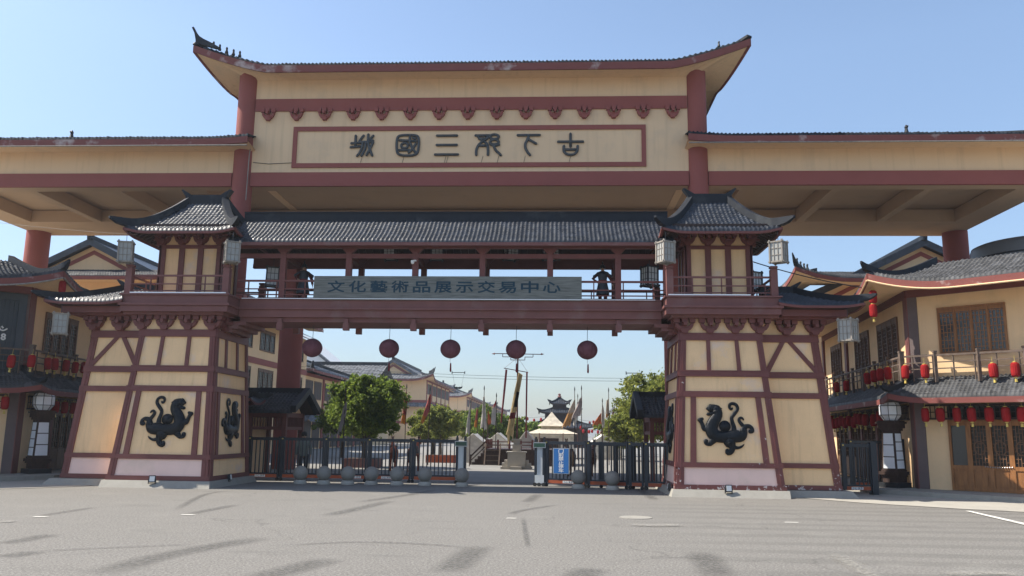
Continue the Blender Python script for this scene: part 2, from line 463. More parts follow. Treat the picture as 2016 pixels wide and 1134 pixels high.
    def build(s, name, mats, parent=None, smooth=False, origin=None, recalc=True):
        if MB.warp: s.v = [MB.warp(*v) for v in s.v]
        o3 = Vector(origin or (0, 0, 0))
        r = parent
        while r is not None:
            if r.parent is None:
                o3 = Vector(r.location)
            r = r.parent
        vs = [(x * s.sx - o3.x, y - o3.y, z - o3.z) for x, y, z in s.v]
        me = bpy.data.meshes.new(name)
        me.from_pydata(vs, [], s.f)
        mats = mats if isinstance(mats, (list, tuple)) else [mats]
        for m in mats:
            me.materials.append(M[m] if isinstance(m, str) else m)
        if len(mats) > 1:
            me.polygons.foreach_set('material_index', s.m)
        if recalc:
            bm = bmesh.new()
            bm.from_mesh(me)
            bmesh.ops.recalc_face_normals(bm, faces=bm.faces)
            bm.to_mesh(me)
            bm.free()
        if smooth:
            me.polygons.foreach_set('use_smooth', [True] * len(me.polygons))
        o = bpy.data.objects.new(name, me)
        COL.objects.link(o)
        if parent:
            o.parent = parent
        else:
            o.location = o3
        return o

def props(o, label=None, cat=None, group=None, kind=None):
    if label: o['label'] = label
    if cat: o['category'] = cat
    if group: o['group'] = group
    if kind: o['kind'] = kind
    return o

def thing(name, label, cat, loc=(0, 0, 0), group=None):
    o = bpy.data.objects.new(name, None)
    o.location = loc
    o.empty_display_size = .3
    COL.objects.link(o)
    return props(o, label, cat, group)

def kids(o):
    return [c for c in COL.objects if c.parent == o]

def dup(root, loc, rotz=0, label=None, group=None, scale=None):
    def cp(o, par):
        c = o.copy()
        COL.objects.link(c)
        if par: c.parent = par
        for k in KIDS.get(o.name, []):
            cp(k, c)
        return c
    KIDS = {}
    for c in COL.objects:
        if c.parent: KIDS.setdefault(c.parent.name, []).append(c)
    r = cp(root, None)
    r.location = loc
    r.rotation_euler = (0, 0, rotz)
    if scale: r.scale = (scale,) * 3
    if label: r['label'] = label
    if group: r['group'] = group
    return r

ORD = ['first', 'second', 'third', 'fourth', 'fifth', 'sixth', 'seventh', 'eighth', 'ninth', 'tenth', 'eleventh', 'twelfth', 'thirteenth', 'fourteenth', 'fifteenth', 'sixteenth']

def lettering(name, text, size, P, ux, n, mat, parent, extrude=.01, bold=0, width=None, center=True, shear=0, squash=1):
    c = bpy.data.curves.new('writing', 'FONT')
    c.body, c.size, c.extrude, c.shear = text, size, extrude, shear
    if center:
        c.align_x, c.align_y = 'CENTER', 'CENTER'
    t = bpy.data.objects.new('writing', c)
    COL.objects.link(t)
    dg = bpy.context.evaluated_depsgraph_get()
    me = bpy.data.meshes.new_from_object(t.evaluated_get(dg))
    bpy.data.objects.remove(t)
    bpy.data.curves.remove(c)
    mb = MB()
    ux, n = Vector(ux).normalized(), Vector(n).normalized()
    uz = n.cross(ux)
    k = 1
    if width:
        xs = [v.co.x for v in me.vertices]
        k = width / (max(xs) - min(xs))
    P = Vector(P)
    for bx, by in (((0, 0),) if not bold else ((-bold, 0), (bold, 0), (0, bold), (0, -bold))):    # overprinted a little to make the strokes heavier
        mb.add([P + ux * (v.co.x * k + bx) + uz * (v.co.y * squash + by) + n * (v.co.z + (bx + 2 * by) * .05) for v in me.vertices], [tuple(p.vertices) for p in me.polygons])
    bpy.data.meshes.remove(me)
    return mb.build(name, mat, parent)

# ------------------------------------------------------------------ roofs
def tile_slope(mb, C, a, inw, L, D, z0, rise, conc=.35, U=0, Lu=1, lo=lambda t: 0, hi=None, pitch=.25, row=.26, amp=.045, ns=6, ends=(1, 1), upow=2):
    """rows of half-round tiles on one slope: eave from C along a (length L), running inw (depth D) up to z0+rise"""
    C, a, inw = Vector((C[0], C[1], 0)), Vector((a[0], a[1], 0)), Vector((inw[0], inw[1], 0))
    hi = hi or (lambda t: L)
    n = max(6, int(round(L / pitch)) * ns)
    rows = max(2, int(math.hypot(D, rise) / row))
    rj = random.Random(int(L * 977 + D * 131))
    nt_ = int(L / pitch) + 2
    jit = [[rj.gauss(0, .16) * amp for _ in range(nt_)] for _ in range(rows)]
    def prof(w):
        f = (w / pitch) % 1.0
        return amp * math.sin(math.pi * f / .5) if f < .5 else -amp * .35 * math.sin(math.pi * (f - .5) / .5)
    def up(w):
        return U * (max(0, 1 - w / Lu) ** upow * ends[0] + max(0, 1 - (L - w) / Lu) ** upow * ends[1])
    def z(w, t):
        return z0 + rise * ((1 - conc) * t + conc * t * t) + up(w) * (1 - t) ** 2
    for r in range(rows):
        t0, t1 = r / rows, (r + 1) / rows
        ring = [[], [], []]
        for j in range(n + 1):
            w = j * L / n
            p0 = C + a * w + inw * (D * t0)
            p1 = C + a * w + inw * (D * t1)
            h = prof(w) + jit[r][int(w / pitch)]
            b = -.09 if r == 0 else -.012
            ring[0].append((p0.x, p0.y, z(w, t0) + (h * .4 if r == 0 else h) + b))
            ring[1].append((p0.x, p0.y, z(w, t0) + h + .03))
            ring[2].append((p1.x, p1.y, z(w, t1) + h))
        base = len(mb.v)
        mb.v += ring[0] + ring[1] + ring[2]
        tm = (t0 + t1) / 2
        l_, h_ = lo(tm) - pitch * .4, hi(tm) + pitch * .4
        for j in range(n):
            wm = (j + .5) * L / n
            if l_ <= wm <= h_:
                q = base + j
                m1 = n + 1
                mb.f += [(q, q + 1, q + m1 + 1, q + m1), (q + m1, q + m1 + 1, q + 2 * m1 + 1, q + 2 * m1)]
                mb.m += [mb.mi] * 2
    return up, z

def hip_line(c, r, z0, rise, conc, U, Lu, nrm=12, ext=(.28, .5), lift=(.1, .32), off=.03):
    """points of a hip ridge from the ridge end r down to the corner c and out into its horn"""
    c, r = Vector((c[0], c[1], 0)), Vector((r[0], r[1], 0))
    pts = []
    dx = abs(r.x - c.x)
    for i in range(nrm + 1):
        t = 1 - i / nrm
        p = c.lerp(r, t)
        z = z0 + rise * ((1 - conc) * t + conc * t * t) + U * (1 - t) ** 2 * max(0, 1 - dx * t / Lu) ** 2 + off
        pts.append((p.x, p.y, z))
    d = (c - r).normalized()
    for e, l in zip(ext, lift):
        p = c + d * e
        pts.append((p.x, p.y, z0 + U + off + l))
    return pts

def hip_roof(parent, sx, x0, x1, y0, y1, z0, zr, rx0, rx1, ry, conc=.4, U=.35, Lu=1.4, pitch=.25, row=.26, amp=.045, rw=.2, rh=.3,
             mat='tile', rmat='ridge', board='maroon', bh=.14, horns=True, sides='fblr', ext=(.28, .5), lift=(.1, .32), name='roof', ridge_h=.34, amp_ns=6, upow=2):
    mb = MB(sx)
    W, H = x1 - x0, y1 - y0
    rise = zr - z0
    df, db = ry - y0, y1 - ry
    dl, dr = max(rx0 - x0, .01), max(x1 - rx1, .01)
    kw = dict(conc=conc, U=U, Lu=Lu, pitch=pitch, row=row, amp=amp, ns=amp_ns, upow=upow)
    if 'f' in sides: tile_slope(mb, (x0, y0), (1, 0), (0, 1), W, df, z0, rise, lo=lambda t: t * dl, hi=lambda t: W - t * dr, **kw)
    if 'b' in sides: tile_slope(mb, (x0, y1), (1, 0), (0, -1), W, db, z0, rise, lo=lambda t: t * dl, hi=lambda t: W - t * dr, **kw)
    if 'l' in sides: tile_slope(mb, (x0, y0), (0, 1), (1, 0), H, dl, z0, rise, lo=lambda t: t * df, hi=lambda t: H - t * db, **kw)
    if 'r' in sides: tile_slope(mb, (x1, y0), (0, 1), (-1, 0), H, dr, z0, rise, lo=lambda t: t * df, hi=lambda t: H - t * db, **kw)
    roof = mb.build(name, mat, parent, smooth=True, recalc=False)
    rb = MB(sx)
    rb.sweep([(rx0 - .1, ry, zr - .1), (rx1 + .1, ry, zr - .1)], rw * 1.1, ridge_h)
    if horns:
        for x, e in ((rx0, -1), (rx1, 1)):
            if (e < 0 and 'l' in sides) or (e > 0 and 'r' in sides):
                F = Fr((x, ry, zr - .1), (e, 0, 0), (0, -1, 0))
                rb.prism(F, [(-.06, ridge_h * .2), (.26, ridge_h * 1.5), (.20, ridge_h * 1.55), (-.1, ridge_h * 1.0)][::1], -rw * .6, rw * .6)
    rb.build('ridge', rmat, roof)
    cs = []
    if 'l' in sides: cs += [((x0, y0), (rx0, ry)), ((x0, y1), (rx0, ry))]
    if 'r' in sides: cs += [((x1, y0), (rx1, ry)), ((x1, y1), (rx1, ry))]
    for c, r in cs:
        pts = hip_line(c, r, z0, rise, conc, U, Lu, ext=ext, lift=lift)
        n = len(pts)
        hs = [rh] * (n - 2) + [rh * .8, rh * .25]
        ws = [rw] * (n - 2) + [rw * .8, rw * .4]
        MB(sx).sweep(pts, ws, hs, below=.04).build('hip_ridge', rmat, roof)
    # eave board all round and soffit
    def up(wv, L):
        return U * (max(0, 1 - wv / Lu) ** upow + max(0, 1 - (L - wv) / Lu) ** upow)
    eb = MB(sx)
    rings = []
    for (ax, ay), (dx, dy), L, key in (((x0, y0), (1, 0), W, 'f'), ((x0, y1), (1, 0), W, 'b'), ((x0, y0), (0, 1), H, 'l'), ((x1, y0), (0, 1), H, 'r')):
        pts = []
        k = 48
        for i in range(k + 1):
            wv = L * i / k
            pts.append((ax + dx * wv, ay + dy * wv, z0 + up(wv, L) - .06 - bh))
        if key in sides:
            eb.sweep(pts, .08, bh)
        rings.append(pts)
    eb.build('eave_board', board, roof)
    return roof, rings

def soffit(sx, rings, inner, parent, mat, name='soffit', dz=.03):
    """sheets from the eave lines in to the wall top; rings = front, back, left, right eaves; inner=(x0,x1,y0,y1,z)"""
    x0, x1, y0, y1, z = inner
    mb = MB(sx)
    n = len(rings[0]) - 1
    for r, f in zip(rings, (lambda t: (x0 + (x1 - x0) * t, y0, z), lambda t: (x0 + (x1 - x0) * t, y1, z),
                            lambda t: (x0, y0 + (y1 - y0) * t, z), lambda t: (x1, y0 + (y1 - y0) * t, z))):
        o = [Vector(p) + Vector((0, 0, dz)) for p in r]
        i_ = [Vector(f(k / n)) for k in range(n + 1)]
        mb.grid([o, i_])
        mb.grid([[p + Vector((0, 0, .05)) for p in o], [p + Vector((0, 0, .05)) for p in i_]])
    return mb.build(name, mat, parent)

def dougong(mb, F, u, z, w=.58, h=.42, d=.14, zb=None):
    """bracket set on a wall frame: foot block, boat-shaped arm, bearing blocks and a forward arm; z is its top"""
    q = w / .58
    b = z - h
    pr = lambda poly, d0, d1: mb.prism(F, [(u + x * q, b + y * h) for x, y in poly], d0, d1)
    pr([(-.075, 0), (.075, 0), (.11, .12), (.11, .3), (-.11, .3), (-.11, .12)], -.02, d * 1.25)
    pr([(-.18, .22), (-.1, .14), (.1, .14), (.18, .22), (.24, .40), (.27, .62), (.18, .62), (.14, .46), (-.14, .46), (-.18, .62), (-.27, .62), (-.24, .40)], -.02, d)
    for x in (-.225, 0, .225):
        pr([(x - .075, .66), (x + .075, .66), (x + .085, .78), (x + .085, 1), (x - .085, 1), (x - .085, .78)], -.02, d * (1.15 if x else 1.5))
    pr([(-.05, .46), (.05, .46), (.05, .68), (-.05, .68)], -.02, d * 2.2)
    pr([(-.29, .9), (.29, .9), (.29, 1), (-.29, 1)], -.02, d * .8)
M['pilaster_lit'] = mottled('pilaster_lit', (.15, .115, .11), .8, .15, 2, .1, dirt=(.2, .13, .12), dirt_amt=.5)  # grey puts the sunlit, peeling look of the maroon pilaster's front into its colour
M['tank_grey'] = mottled('tank_grey', (.12, .125, .135), .45, .15, 1.5, .03, 30, .5)
M['bin_green'] = plain('bin_green', (.02, .16, .07), .5)

# ================================================================== the setting: ground
def asphalt():
    m, nt, b = new_mat('asphalt')
    p = pos(nt)
    fine = noise(nt, p, 28, 5, .85)
    broad = noise(nt, p, .35, 5, .6)
    c = ramp(nt, broad, [(.3, (.150, .143, .130)), (.7, (.205, .195, .178))])
    c = mixc(nt, .3, c, ramp(nt, noise(nt, p, 5, 5, .7), [(.35, (.10, .096, .088)), (.65, (.26, .25, .23))]))
    c = mixc(nt, .75, c, ramp(nt, fine, [(.36, (.06, .058, .054)), (.5, (.175, .166, .15)), (.64, (.36, .345, .315))]))
    # ruts left by turning wheels: bands on the right of the forecourt
    pw = pos(nt, (.10, 1.0, 1))
    wv = N(nt, 'ShaderNodeTexWave', wave_type='BANDS', bands_direction='Y')
    wv.inputs['Scale'].default_value = .30
    wv.inputs['Distortion'].default_value = 4.5
    wv.inputs['Detail'].default_value = 3
    wv.inputs['Detail Scale'].default_value = 1.5
    nt.links.new(pw, wv.inputs['Vector'])
    g = N(nt, 'ShaderNodeNewGeometry')
    sx = N(nt, 'ShaderNodeSeparateXYZ')
    nt.links.new(g.outputs['Position'], sx.inputs[0])
    mr = N(nt, 'ShaderNodeMapRange')
    mr.inputs[1].default_value, mr.inputs[2].default_value = 4.2, 7.0
    nt.links.new(sx.outputs[0], mr.inputs[0])
    my = N(nt, 'ShaderNodeMapRange')
    my.inputs[1].default_value, my.inputs[2].default_value = 22.8, 21.0
    nt.links.new(sx.outputs[1], my.inputs[0])
    mu = N(nt, 'ShaderNodeMath', operation='MULTIPLY')
    nt.links.new(mr.outputs[0], mu.inputs[0])
    nt.links.new(my.outputs[0], mu.inputs[1])
    mu2 = N(nt, 'ShaderNodeMath', operation='MULTIPLY')
    nt.links.new(mu.outputs[0], mu2.inputs[0])
    nt.links.new(ramp(nt, wv.outputs['Fac'], [(.45, (0, 0, 0)), (.8, (.32, .32, .32))]), mu2.inputs[1])
    c = mixc(nt, mu2.outputs[0], c, (.10, .098, .088))
    # oil and dust stains
    st = noise(nt, pos(nt, (.35, 1.2, 1)), 1.1, 6, .65)
    c = mixc(nt, ramp(nt, st, [(.58, (0, 0, 0)), (.72, (.38, .38, .38))]), c, (.095, .092, .085))
    c = mixc(nt, ramp(nt, noise(nt, pos(nt), .8, 5, .6), [(.58, (0, 0, 0)), (.7, (.3, .3, .3))]), c, (.24, .23, .205))
    # hairline cracks and darker repaired squares
    ck = N(nt, 'ShaderNodeTexVoronoi', feature='DISTANCE_TO_EDGE')
    ck.inputs['Scale'].default_value = .22
    wob = N(nt, 'ShaderNodeVectorMath', operation='ADD')
    nz = N(nt, 'ShaderNodeTexNoise')
    nz.inputs['Scale'].default_value = 1.3
    nz.inputs['Detail'].default_value = 6
    nt.links.new(p, nz.inputs['Vector'])
    nt.links.new(p, wob.inputs[0])
    nt.links.new(nz.outputs['Color'], wob.inputs[1])
    nt.links.new(wob.outputs[0], ck.inputs['Vector'])
    cm = N(nt, 'ShaderNodeMath', operation='MULTIPLY')
    nt.links.new(ramp(nt, ck.outputs['Distance'], [(.0, (.8, .8, .8)), (.006, (0, 0, 0))]), cm.inputs[0])
    nt.links.new(ramp(nt, noise(nt, p, .25, 3), [(.45, (0, 0, 0)), (.6, (1, 1, 1))]), cm.inputs[1])
    c = mixc(nt, cm.outputs[0], c, (.10, .096, .088))
    nt.links.new(c, b.inputs['Base Color'])
    b.inputs['Roughness'].default_value = .85
    b.inputs['Specular IOR Level'].default_value = .25
    bump(nt, b, fine, .5, .01)
    return m
M['asphalt'] = asphalt()

def paving(name, col, size=.9, joint=(.2, .19, .17)):
    m, nt, b = new_mat(name)
    p = pos(nt)
    br = N(nt, 'ShaderNodeTexBrick')
    br.inputs['Scale'].default_value = 1 / size
    br.inputs['Mortar Size'].default_value = .012
    br.inputs['Color1'].default_value = (*sc_(col, .92), 1)
    br.inputs['Color2'].default_value = (*sc_(col, 1.08), 1)
    br.inputs['Mortar'].default_value = (*joint, 1)
    nt.links.new(p, br.inputs['Vector'])
    n1 = noise(nt, p, .6, 6, .6)
    c = mixc(nt, .5, br.outputs[0], ramp(nt, n1, [(.3, sc_(col, .75)), (.7, sc_(col, 1.2))]))
    c = mixc(nt, .25, c, ramp(nt, noise(nt, p, 40, 3), [(.3, sc_(col, .7)), (.7, sc_(col, 1.3))]))
    nt.links.new(c, b.inputs['Base Color'])
    b.inputs['Roughness'].default_value = .85
    b.inputs['Specular IOR Level'].default_value = .2
    return m
M['plaza'] = paving('plaza_paving', (.24, .232, .215), 1.2)
M['pavement'] = mottled('pavement', (.36, .34, .295), .9, .14, 1.2, .2, 40, .2, dirt=(.2, .19, .17), dirt_amt=.5)

gb = MB()
gb.grid([[(-700, -60, 0), (700, -60, 0)], [(-700, 1500, 0), (700, 1500, 0)]])
props(gb.build('ground', 'asphalt'), kind='structure')
pz = MB()
pz.grid([[(-60, 29.6, .004), (60, 29.6, .004)], [(-60, 420, .004), (60, 420, .004)]])
props(pz.build('plaza', 'plaza'), kind='structure')
for sx in (1, -1):
    pv = MB(sx)
    pv.add([(10.44, 24.2, .012), (11.5, 22.9, .012), (13.4, 21.5, .012), (15.2, 20.6, .012), (30, 12, .012), (30, 30, .012), (12, 31, .012), (10.0, 28, .012)],
           [(0, 1, 2, 3, 4, 5, 6, 7)])
    props(pv.build('pavement', 'pavement'), kind='structure')
    # the step in front of the side building
    st = MB(sx)
    ed = [(12.4, 33), (13.1, 29.2), (13.1, 26.95), (14.4, 25.4), (16.6, 23.6), (22, 19.2), (26, 24), (16.5, 33)]
    n = len(ed)
    st.add([(x, y, .012) for x, y in ed] + [(x, y, .15) for x, y in ed], [tuple(range(n, 2 * n))] + [(i, (i + 1) % n, n + (i + 1) % n, n + i) for i in range(n)])
    props(st.build('kerb', 'concrete'), kind='structure')

def stain_mat(name, col, dens):
    m, nt, b = new_mat(name)
    p = pos(nt)
    n1 = noise(nt, p, 14, 6, .8)
    at = N(nt, 'ShaderNodeAttribute', attribute_name='edge')
    mu = N(nt, 'ShaderNodeMath', operation='MULTIPLY')
    nt.links.new(at.outputs['Fac'], mu.inputs[0])
    nt.links.new(ramp(nt, n1, [(.38, (.0,) * 3), (.55, (1,) * 3)]), mu.inputs[1])
    f = N(nt, 'ShaderNodeMath', operation='MULTIPLY', use_clamp=True)
    nt.links.new(mu.outputs[0], f.inputs[0])
    f.inputs[1].default_value = dens
    b.inputs['Base Color'].default_value = (*col, 1)
    b.inputs['Roughness'].default_value = .8
    tr = N(nt, 'ShaderNodeBsdfTransparent')
    mx = N(nt, 'ShaderNodeMixShader')
    nt.links.new(f.outputs[0], mx.inputs[0])
    nt.links.new(tr.outputs[0], mx.inputs[1])
    nt.links.new(b.outputs[0], mx.inputs[2])
    nt.links.new(mx.outputs[0], nt.nodes['Material Output'].inputs[0])
    return m
M['stain'] = stain_mat('tyre_stain', (.09, .087, .08), .45)
M['stain_pale'] = stain_mat('dust_stain', (.30, .285, .25), .7)

def stain(pts, wd, mat='stain', z=.008):
    pts = crom(pts, 6)
    n = len(pts)
    vs, fs, ed = [], [], []
    for i, p in enumerate(pts):
        p = Vector((*p, 0))
        d = Vector((*pts[min(i + 1, n - 1)], 0)) - Vector((*pts[max(i - 1, 0)], 0))
        d.normalize()
        a = Vector((d.y, -d.x, 0))
        e = min(1, min(i, n - 1 - i) / (n * .2))
        for k, o in enumerate((-.6, -.2, .2, .6)):
            q = p + a * wd * o
            vs.append((q.x, q.y, z))
            ed.append(0 if k in (0, 3) else e)
    for i in range(n - 1):
        for k in range(3):
            fs.append((i * 4 + k, i * 4 + k + 1, i * 4 + k + 5, i * 4 + k + 4))
    mb = MB()
    mb.add(vs, fs)
    o = mb.build('tyre_mark' if mat == 'stain' else 'dust_patch', mat, recalc=False)
    at = o.data.attributes.new('edge', 'FLOAT', 'POINT')
    at.data.foreach_set('value', ed)
    props(o, kind='structure')
for i, (pts, wd, mt) in enumerate(STAINS):
    stain(pts, wd, mt, .005 + .0006 * i)
for i, (x, y, a, b_) in enumerate(DASHES):
    mk = MB()
    mk.grid([[(x - a, y - b_, .010), (x + a, y - b_, .010)], [(x - a + .02, y + b_, .010), (x + a + .05, y + b_, .010)]])
    props(mk.build('road_marking', 'marking'), kind='structure')
mk = MB()
mk.grid([[(13.18, 20.9, .016), (13.30, 20.9, .016)], [(12.75, 17.0, .016), (12.95, 17.0, .016)]])
props(mk.build('road_marking', 'marking'), kind='structure')
mk = MB()
mk.lathe([(.34, .0), (.34, .009), (.001, .009)], (5.05, 17.9, .001), 20)
props(mk.build('manhole_cover', 'concrete'), 'worn round grey manhole cover set in the asphalt right of centre', 'manhole cover')

# ================================================================== the tall hall over the gate
H = thing('gate_hall', 'tall cream gate hall on red columns with a winged roof and long side wings', 'gate', (0, 33.5, 0))
wb = MB()
wb.box(-8.3, 8.3, 29.6, 29.9, 11.35, 15.25)
wb.box(-8.3, 8.3, 37.2, 37.5, 11.35, 15.25)
for s in (-1, 1):
    wb.box(s * 8.3 - .15, s * 8.3 + .15, 29.9, 37.2, 11.35, 15.25)
for s in (-1, 1):                                     # the side wings
    a, b_ = sorted((s * 8.46, s * 21.5))
    wb.box(a, b_, 29.6, 29.9, 11.35, 12.4)
    wb.box(a, b_, 37.2, 37.5, 11.35, 12.4)
    a, b_ = sorted((s * 21.2, s * 21.5))
    wb.box(a, b_, 29.9, 37.2, 11.35, 12.4)
wb.build('wall', 'plaster_hall', H)
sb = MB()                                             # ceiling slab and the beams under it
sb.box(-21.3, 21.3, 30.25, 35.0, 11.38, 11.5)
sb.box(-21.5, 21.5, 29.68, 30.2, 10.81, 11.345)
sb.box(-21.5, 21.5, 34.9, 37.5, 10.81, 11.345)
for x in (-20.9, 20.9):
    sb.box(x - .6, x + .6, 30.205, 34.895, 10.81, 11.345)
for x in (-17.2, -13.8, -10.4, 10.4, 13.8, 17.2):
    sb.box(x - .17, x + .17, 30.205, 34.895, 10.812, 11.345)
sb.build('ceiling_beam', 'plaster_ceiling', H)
bb = MB()
bb.box(-8.25, 8.25, 29.53, 29.68, 10.81, 11.345)
for s in (-1, 1):
    a, b_ = sorted((s * 8.98, s * 21.5))
    bb.box(a, b_, 29.53, 29.68, 10.81, 11.33)
bb.build('lower_band', 'red_paint', H)
bb = MB()
bb.box(-8.25, 8.25, 29.54, 29.6, 13.81, 14.30)
bb.build('upper_band', 'red_paint', H)
fb = MB()
for z0, z1 in ((13.0, 13.17), (11.54, 11.71)):
    fb.box(-6.7, 6.7, 29.545, 29.6, z0, z1)
for x in (-6.7, 6.54):
    fb.box(x, x + .16, 29.545, 29.6, 11.712, 12.998)
fb.build('panel_frame', 'red_paint', H)
F = Fr((0, 29.6, 0), (1, 0, 0), (0, -1, 0))
for i in range(15):
    db = MB()
    dougong(db, F, -7.72 + i * 1.1025, 13.90, .52, .48, .13)
    db.build('bracket', 'red_paint', H)
for x, y, r, zt in ((-8.62, 29.72, .375, 15.3), (8.62, 29.72, .375, 15.3), (-8.72, 36.9, .53, 10.85), (8.72, 36.9, .53, 10.85), (-21.2, 36.9, .52, 10.85), (21.2, 36.9, .52, 10.85)):
    MB().lathe([(r, 0), (r, zt)], (x, y, 0), 32).build('column', 'red_paint', H, smooth=False)
# the six seal-script characters, drawn as strokes
def arc(cx, cy, rx, ry, a0, a1, n=10):
    return [(cx + rx * math.cos(R(a0 + (a1 - a0) * i / n)), cy + ry * math.sin(R(a0 + (a1 - a0) * i / n))) for i in range(n + 1)]
SEAL = [  # centre x, width, strokes in a unit box
    (-4.02, .86, [[(.02, .60), (.42, .62)], [(.0, .42), (.46, .46)], [(.2, .95), (.2, .44)], [(.55, .95), (.44, .80), (.36, .64)], [(.36, .66), (.98, .66)],
                  [(.52, .64), (.5, .4), (.4, .15), (.3, .02)], [(.66, .62), (.64, .35), (.54, .1), (.5, .03)], [(.76, 1.0), (.76, .7), (.82, .4), (.97, .04)],
                  [(.98, .62), (.86, .34), (.72, .06)], [(.98, .94), (.9, .84), (.84, .76), (.98, .72)]]),
    (-2.27, .90, [[(.5, .97), (.2, .95), (.06, .85), (.03, .5), (.08, .15), (.25, .04), (.5, .02), (.75, .04), (.92, .15), (.97, .5), (.94, .85), (.8, .95), (.5, .97)],
                  [(.15, .73), (.85, .68)], arc(.37, .48, .14, .12, 0, 360, 14), [(.15, .27), (.56, .27)], [(.58, .88), (.6, .6), (.72, .34), (.86, .14)],
                  [(.84, .56), (.72, .34), (.56, .16)], [(.72, .84), (.82, .80)]]),
    (-.78, .86, [[(.06, .93), (.94, .93)], [(.06, .5), (.94, .5)], [(.0, .06), (1, .06)]]),
    (.79, .96, [[(.0, .93), (.55, .93)], [(.08, .9), (.3, .68), (.52, .9)], [(.14, .78), (.46, .78)], [(.3, .68), (.12, .48), (.04, .25), (.04, .04)], [(.3, .68), (.46, .52), (.5, .25), (.5, .04)],
                [(.18, .46), (.42, .46)], arc(.74, .86, .17, .11, 90, 450, 12), arc(.74, .62, .17, .11, 100, 430, 12), [(.60, .52), (.72, .46), (.92, .5)], [(.72, .46), (.80, .25), (.92, .12), (1.0, .02)]]),
    (2.32, .86, [[(.02, .93), (.98, .93)], [(.5, .92), (.46, .75), (.36, .55), (.36, .35), (.46, .14), (.56, .02)], [(.44, .76), (.62, .66), (.82, .54)]]),
    (3.89, .96, [[(.5, .98), (.5, .40)], [(.02, .62), (.98, .62)], [(.24, .42), (.24, .2), (.34, .06), (.5, .02), (.66, .06), (.76, .2), (.78, .42)], [(.26, .26), (.74, .26)]]),
]
for cx, wd, strokes in SEAL:
    mb = MB()
    for st_ in strokes:
        pts = crom(st_, 4) if len(st_) > 2 else st_
        mb.tube([(cx + (x - .5) * wd, 29.56, 11.98 + y * .86) for x, y in pts], .052, 8, flat=(Vector((0, 1, 0)), .9))
        for x, y in (st_[0], st_[-1]):
            mb.ball((cx + (x - .5) * wd, 29.56, 11.98 + y * .86), .052, 8)
    mb.build('character', 'letters', H, smooth=True)
wi = MB()
for cx in (-4.0, -2.4, -.8, -.72, .6, 1.2, 2.2, 3.9):
    wi.tube([(cx, 29.585, 11.98), (cx - .06, 29.585, 11.72)], .007, 5)
wi.tube([(-6.7, 29.58, 11.74), (-7.6, 29.58, 11.70), (-8.2, 29.58, 11.76)], .012, 5)
wi.build('cable', 'iron', H)
MB().tube([(-8.24, 29.3, 12.2), (-8.26, 29.3, 11.9), (-8.28, 29.32, 10.2)], .018, 6).build('downpipe', 'old_wood', H)
# roofs of the hall
def flare(x, y, z):
    """the four corners of the big roof swing outwards"""
    fx = min(1.2, max(0, (abs(x) - 7.6) / 2.05))
    fy = max(0, (31.0 - y) / 2.3) + max(0, (y - 36.1) / 2.3)
    return (x + math.copysign(.80 * fx * min(fy, 1.15), x), y, z)
MB.warp = flare
roof, rings = hip_roof(H, 1, -9.65, 9.65, 28.7, 38.4, 15.33, 17.0, -6, 6, 33.55, conc=.2, U=.86, Lu=2.1, upow=1.3, pitch=.145, row=.8, amp=.035,
                       rw=.2, rh=.10, mat='tile_matt', board='red_fascia', bh=.27, horns=False, ext=(.02, .04), lift=(.0, .0))
soffit(1, rings, (-8.3, 8.3, 29.6, 37.5, 15.08), H, 'plaster_hall')
MB.warp = None
hb = MB()                                             # the long horn and the row of roof beasts on the left corner
px, py, pz0 = -10.42, 28.74, 16.36
hb.prism(Fr((px, py, pz0), (1, 0, 0), (0, -1, 0)), [(.0, -.12), (-.02, .04), (-.08, .28), (-.20, .52), (-.14, .55), (-.01, .32), (.12, .16), (.30, .04), (.7, -.16), (.95, -.32), (.8, -.36)], -.06, .06)
hb.build('horn', 'ridge', roof)
def roof_beast(mb, p, s):
    mb.lathe([(.075 * s, 0), (.085 * s, .05 * s), (.06 * s, .12 * s), (.045 * s, .2 * s), (.06 * s, .24 * s), (.02 * s, .32 * s)], p, 7)
    mb.tube([(p[0], p[1], p[2] + .22 * s), (p[0] + .02 * s, p[1] - .09 * s, p[2] + .26 * s)], .025 * s, 5)
for x, z in ((-9.75, 15.98), (-9.5, 15.86), (-9.22, 15.74), (-8.95, 15.65), (-8.7, 15.58)):
    mb = MB()
    roof_beast(mb, (x, 28.78, z + .10), .8)
    mb.build('roof_beast', 'ridge', roof)
mb = MB()
roof_beast(mb, (9.35, 28.8, 15.88), .7)
mb.build('roof_beast', 'ridge', roof)
for sx in (1, -1):
    r2, rings = hip_roof(H, sx, 8.15, 22.6, 28.75, 38.3, 12.46, 13.98, 8.15, 17.9, 33.5, conc=.1, U=.1, Lu=2, pitch=.145, row=.8, amp=.035, rw=.25, rh=.2,
                         mat='tile_matt', board='red_fascia', bh=.24, horns=False, sides='fbr', ext=(.05, .1), lift=(0, 0), name='wing_roof', ridge_h=.3)
    soffit(sx, rings, (8.2, 21.5, 29.6, 37.5, 12.2), H, 'plaster_hall')
    bm_ = MB(sx)
    roof_beast(bm_, (17.9, 33.4, 14.15), 1.3)
    bm_.build('roof_beast', 'ridge', r2)
    gt = MB(sx)
    gt.tube([(8.15, 28.72, 12.15), (22.6, 28.72, 12.15)], .025, 6)
    gt.build('gutter', 'old_wood', r2)

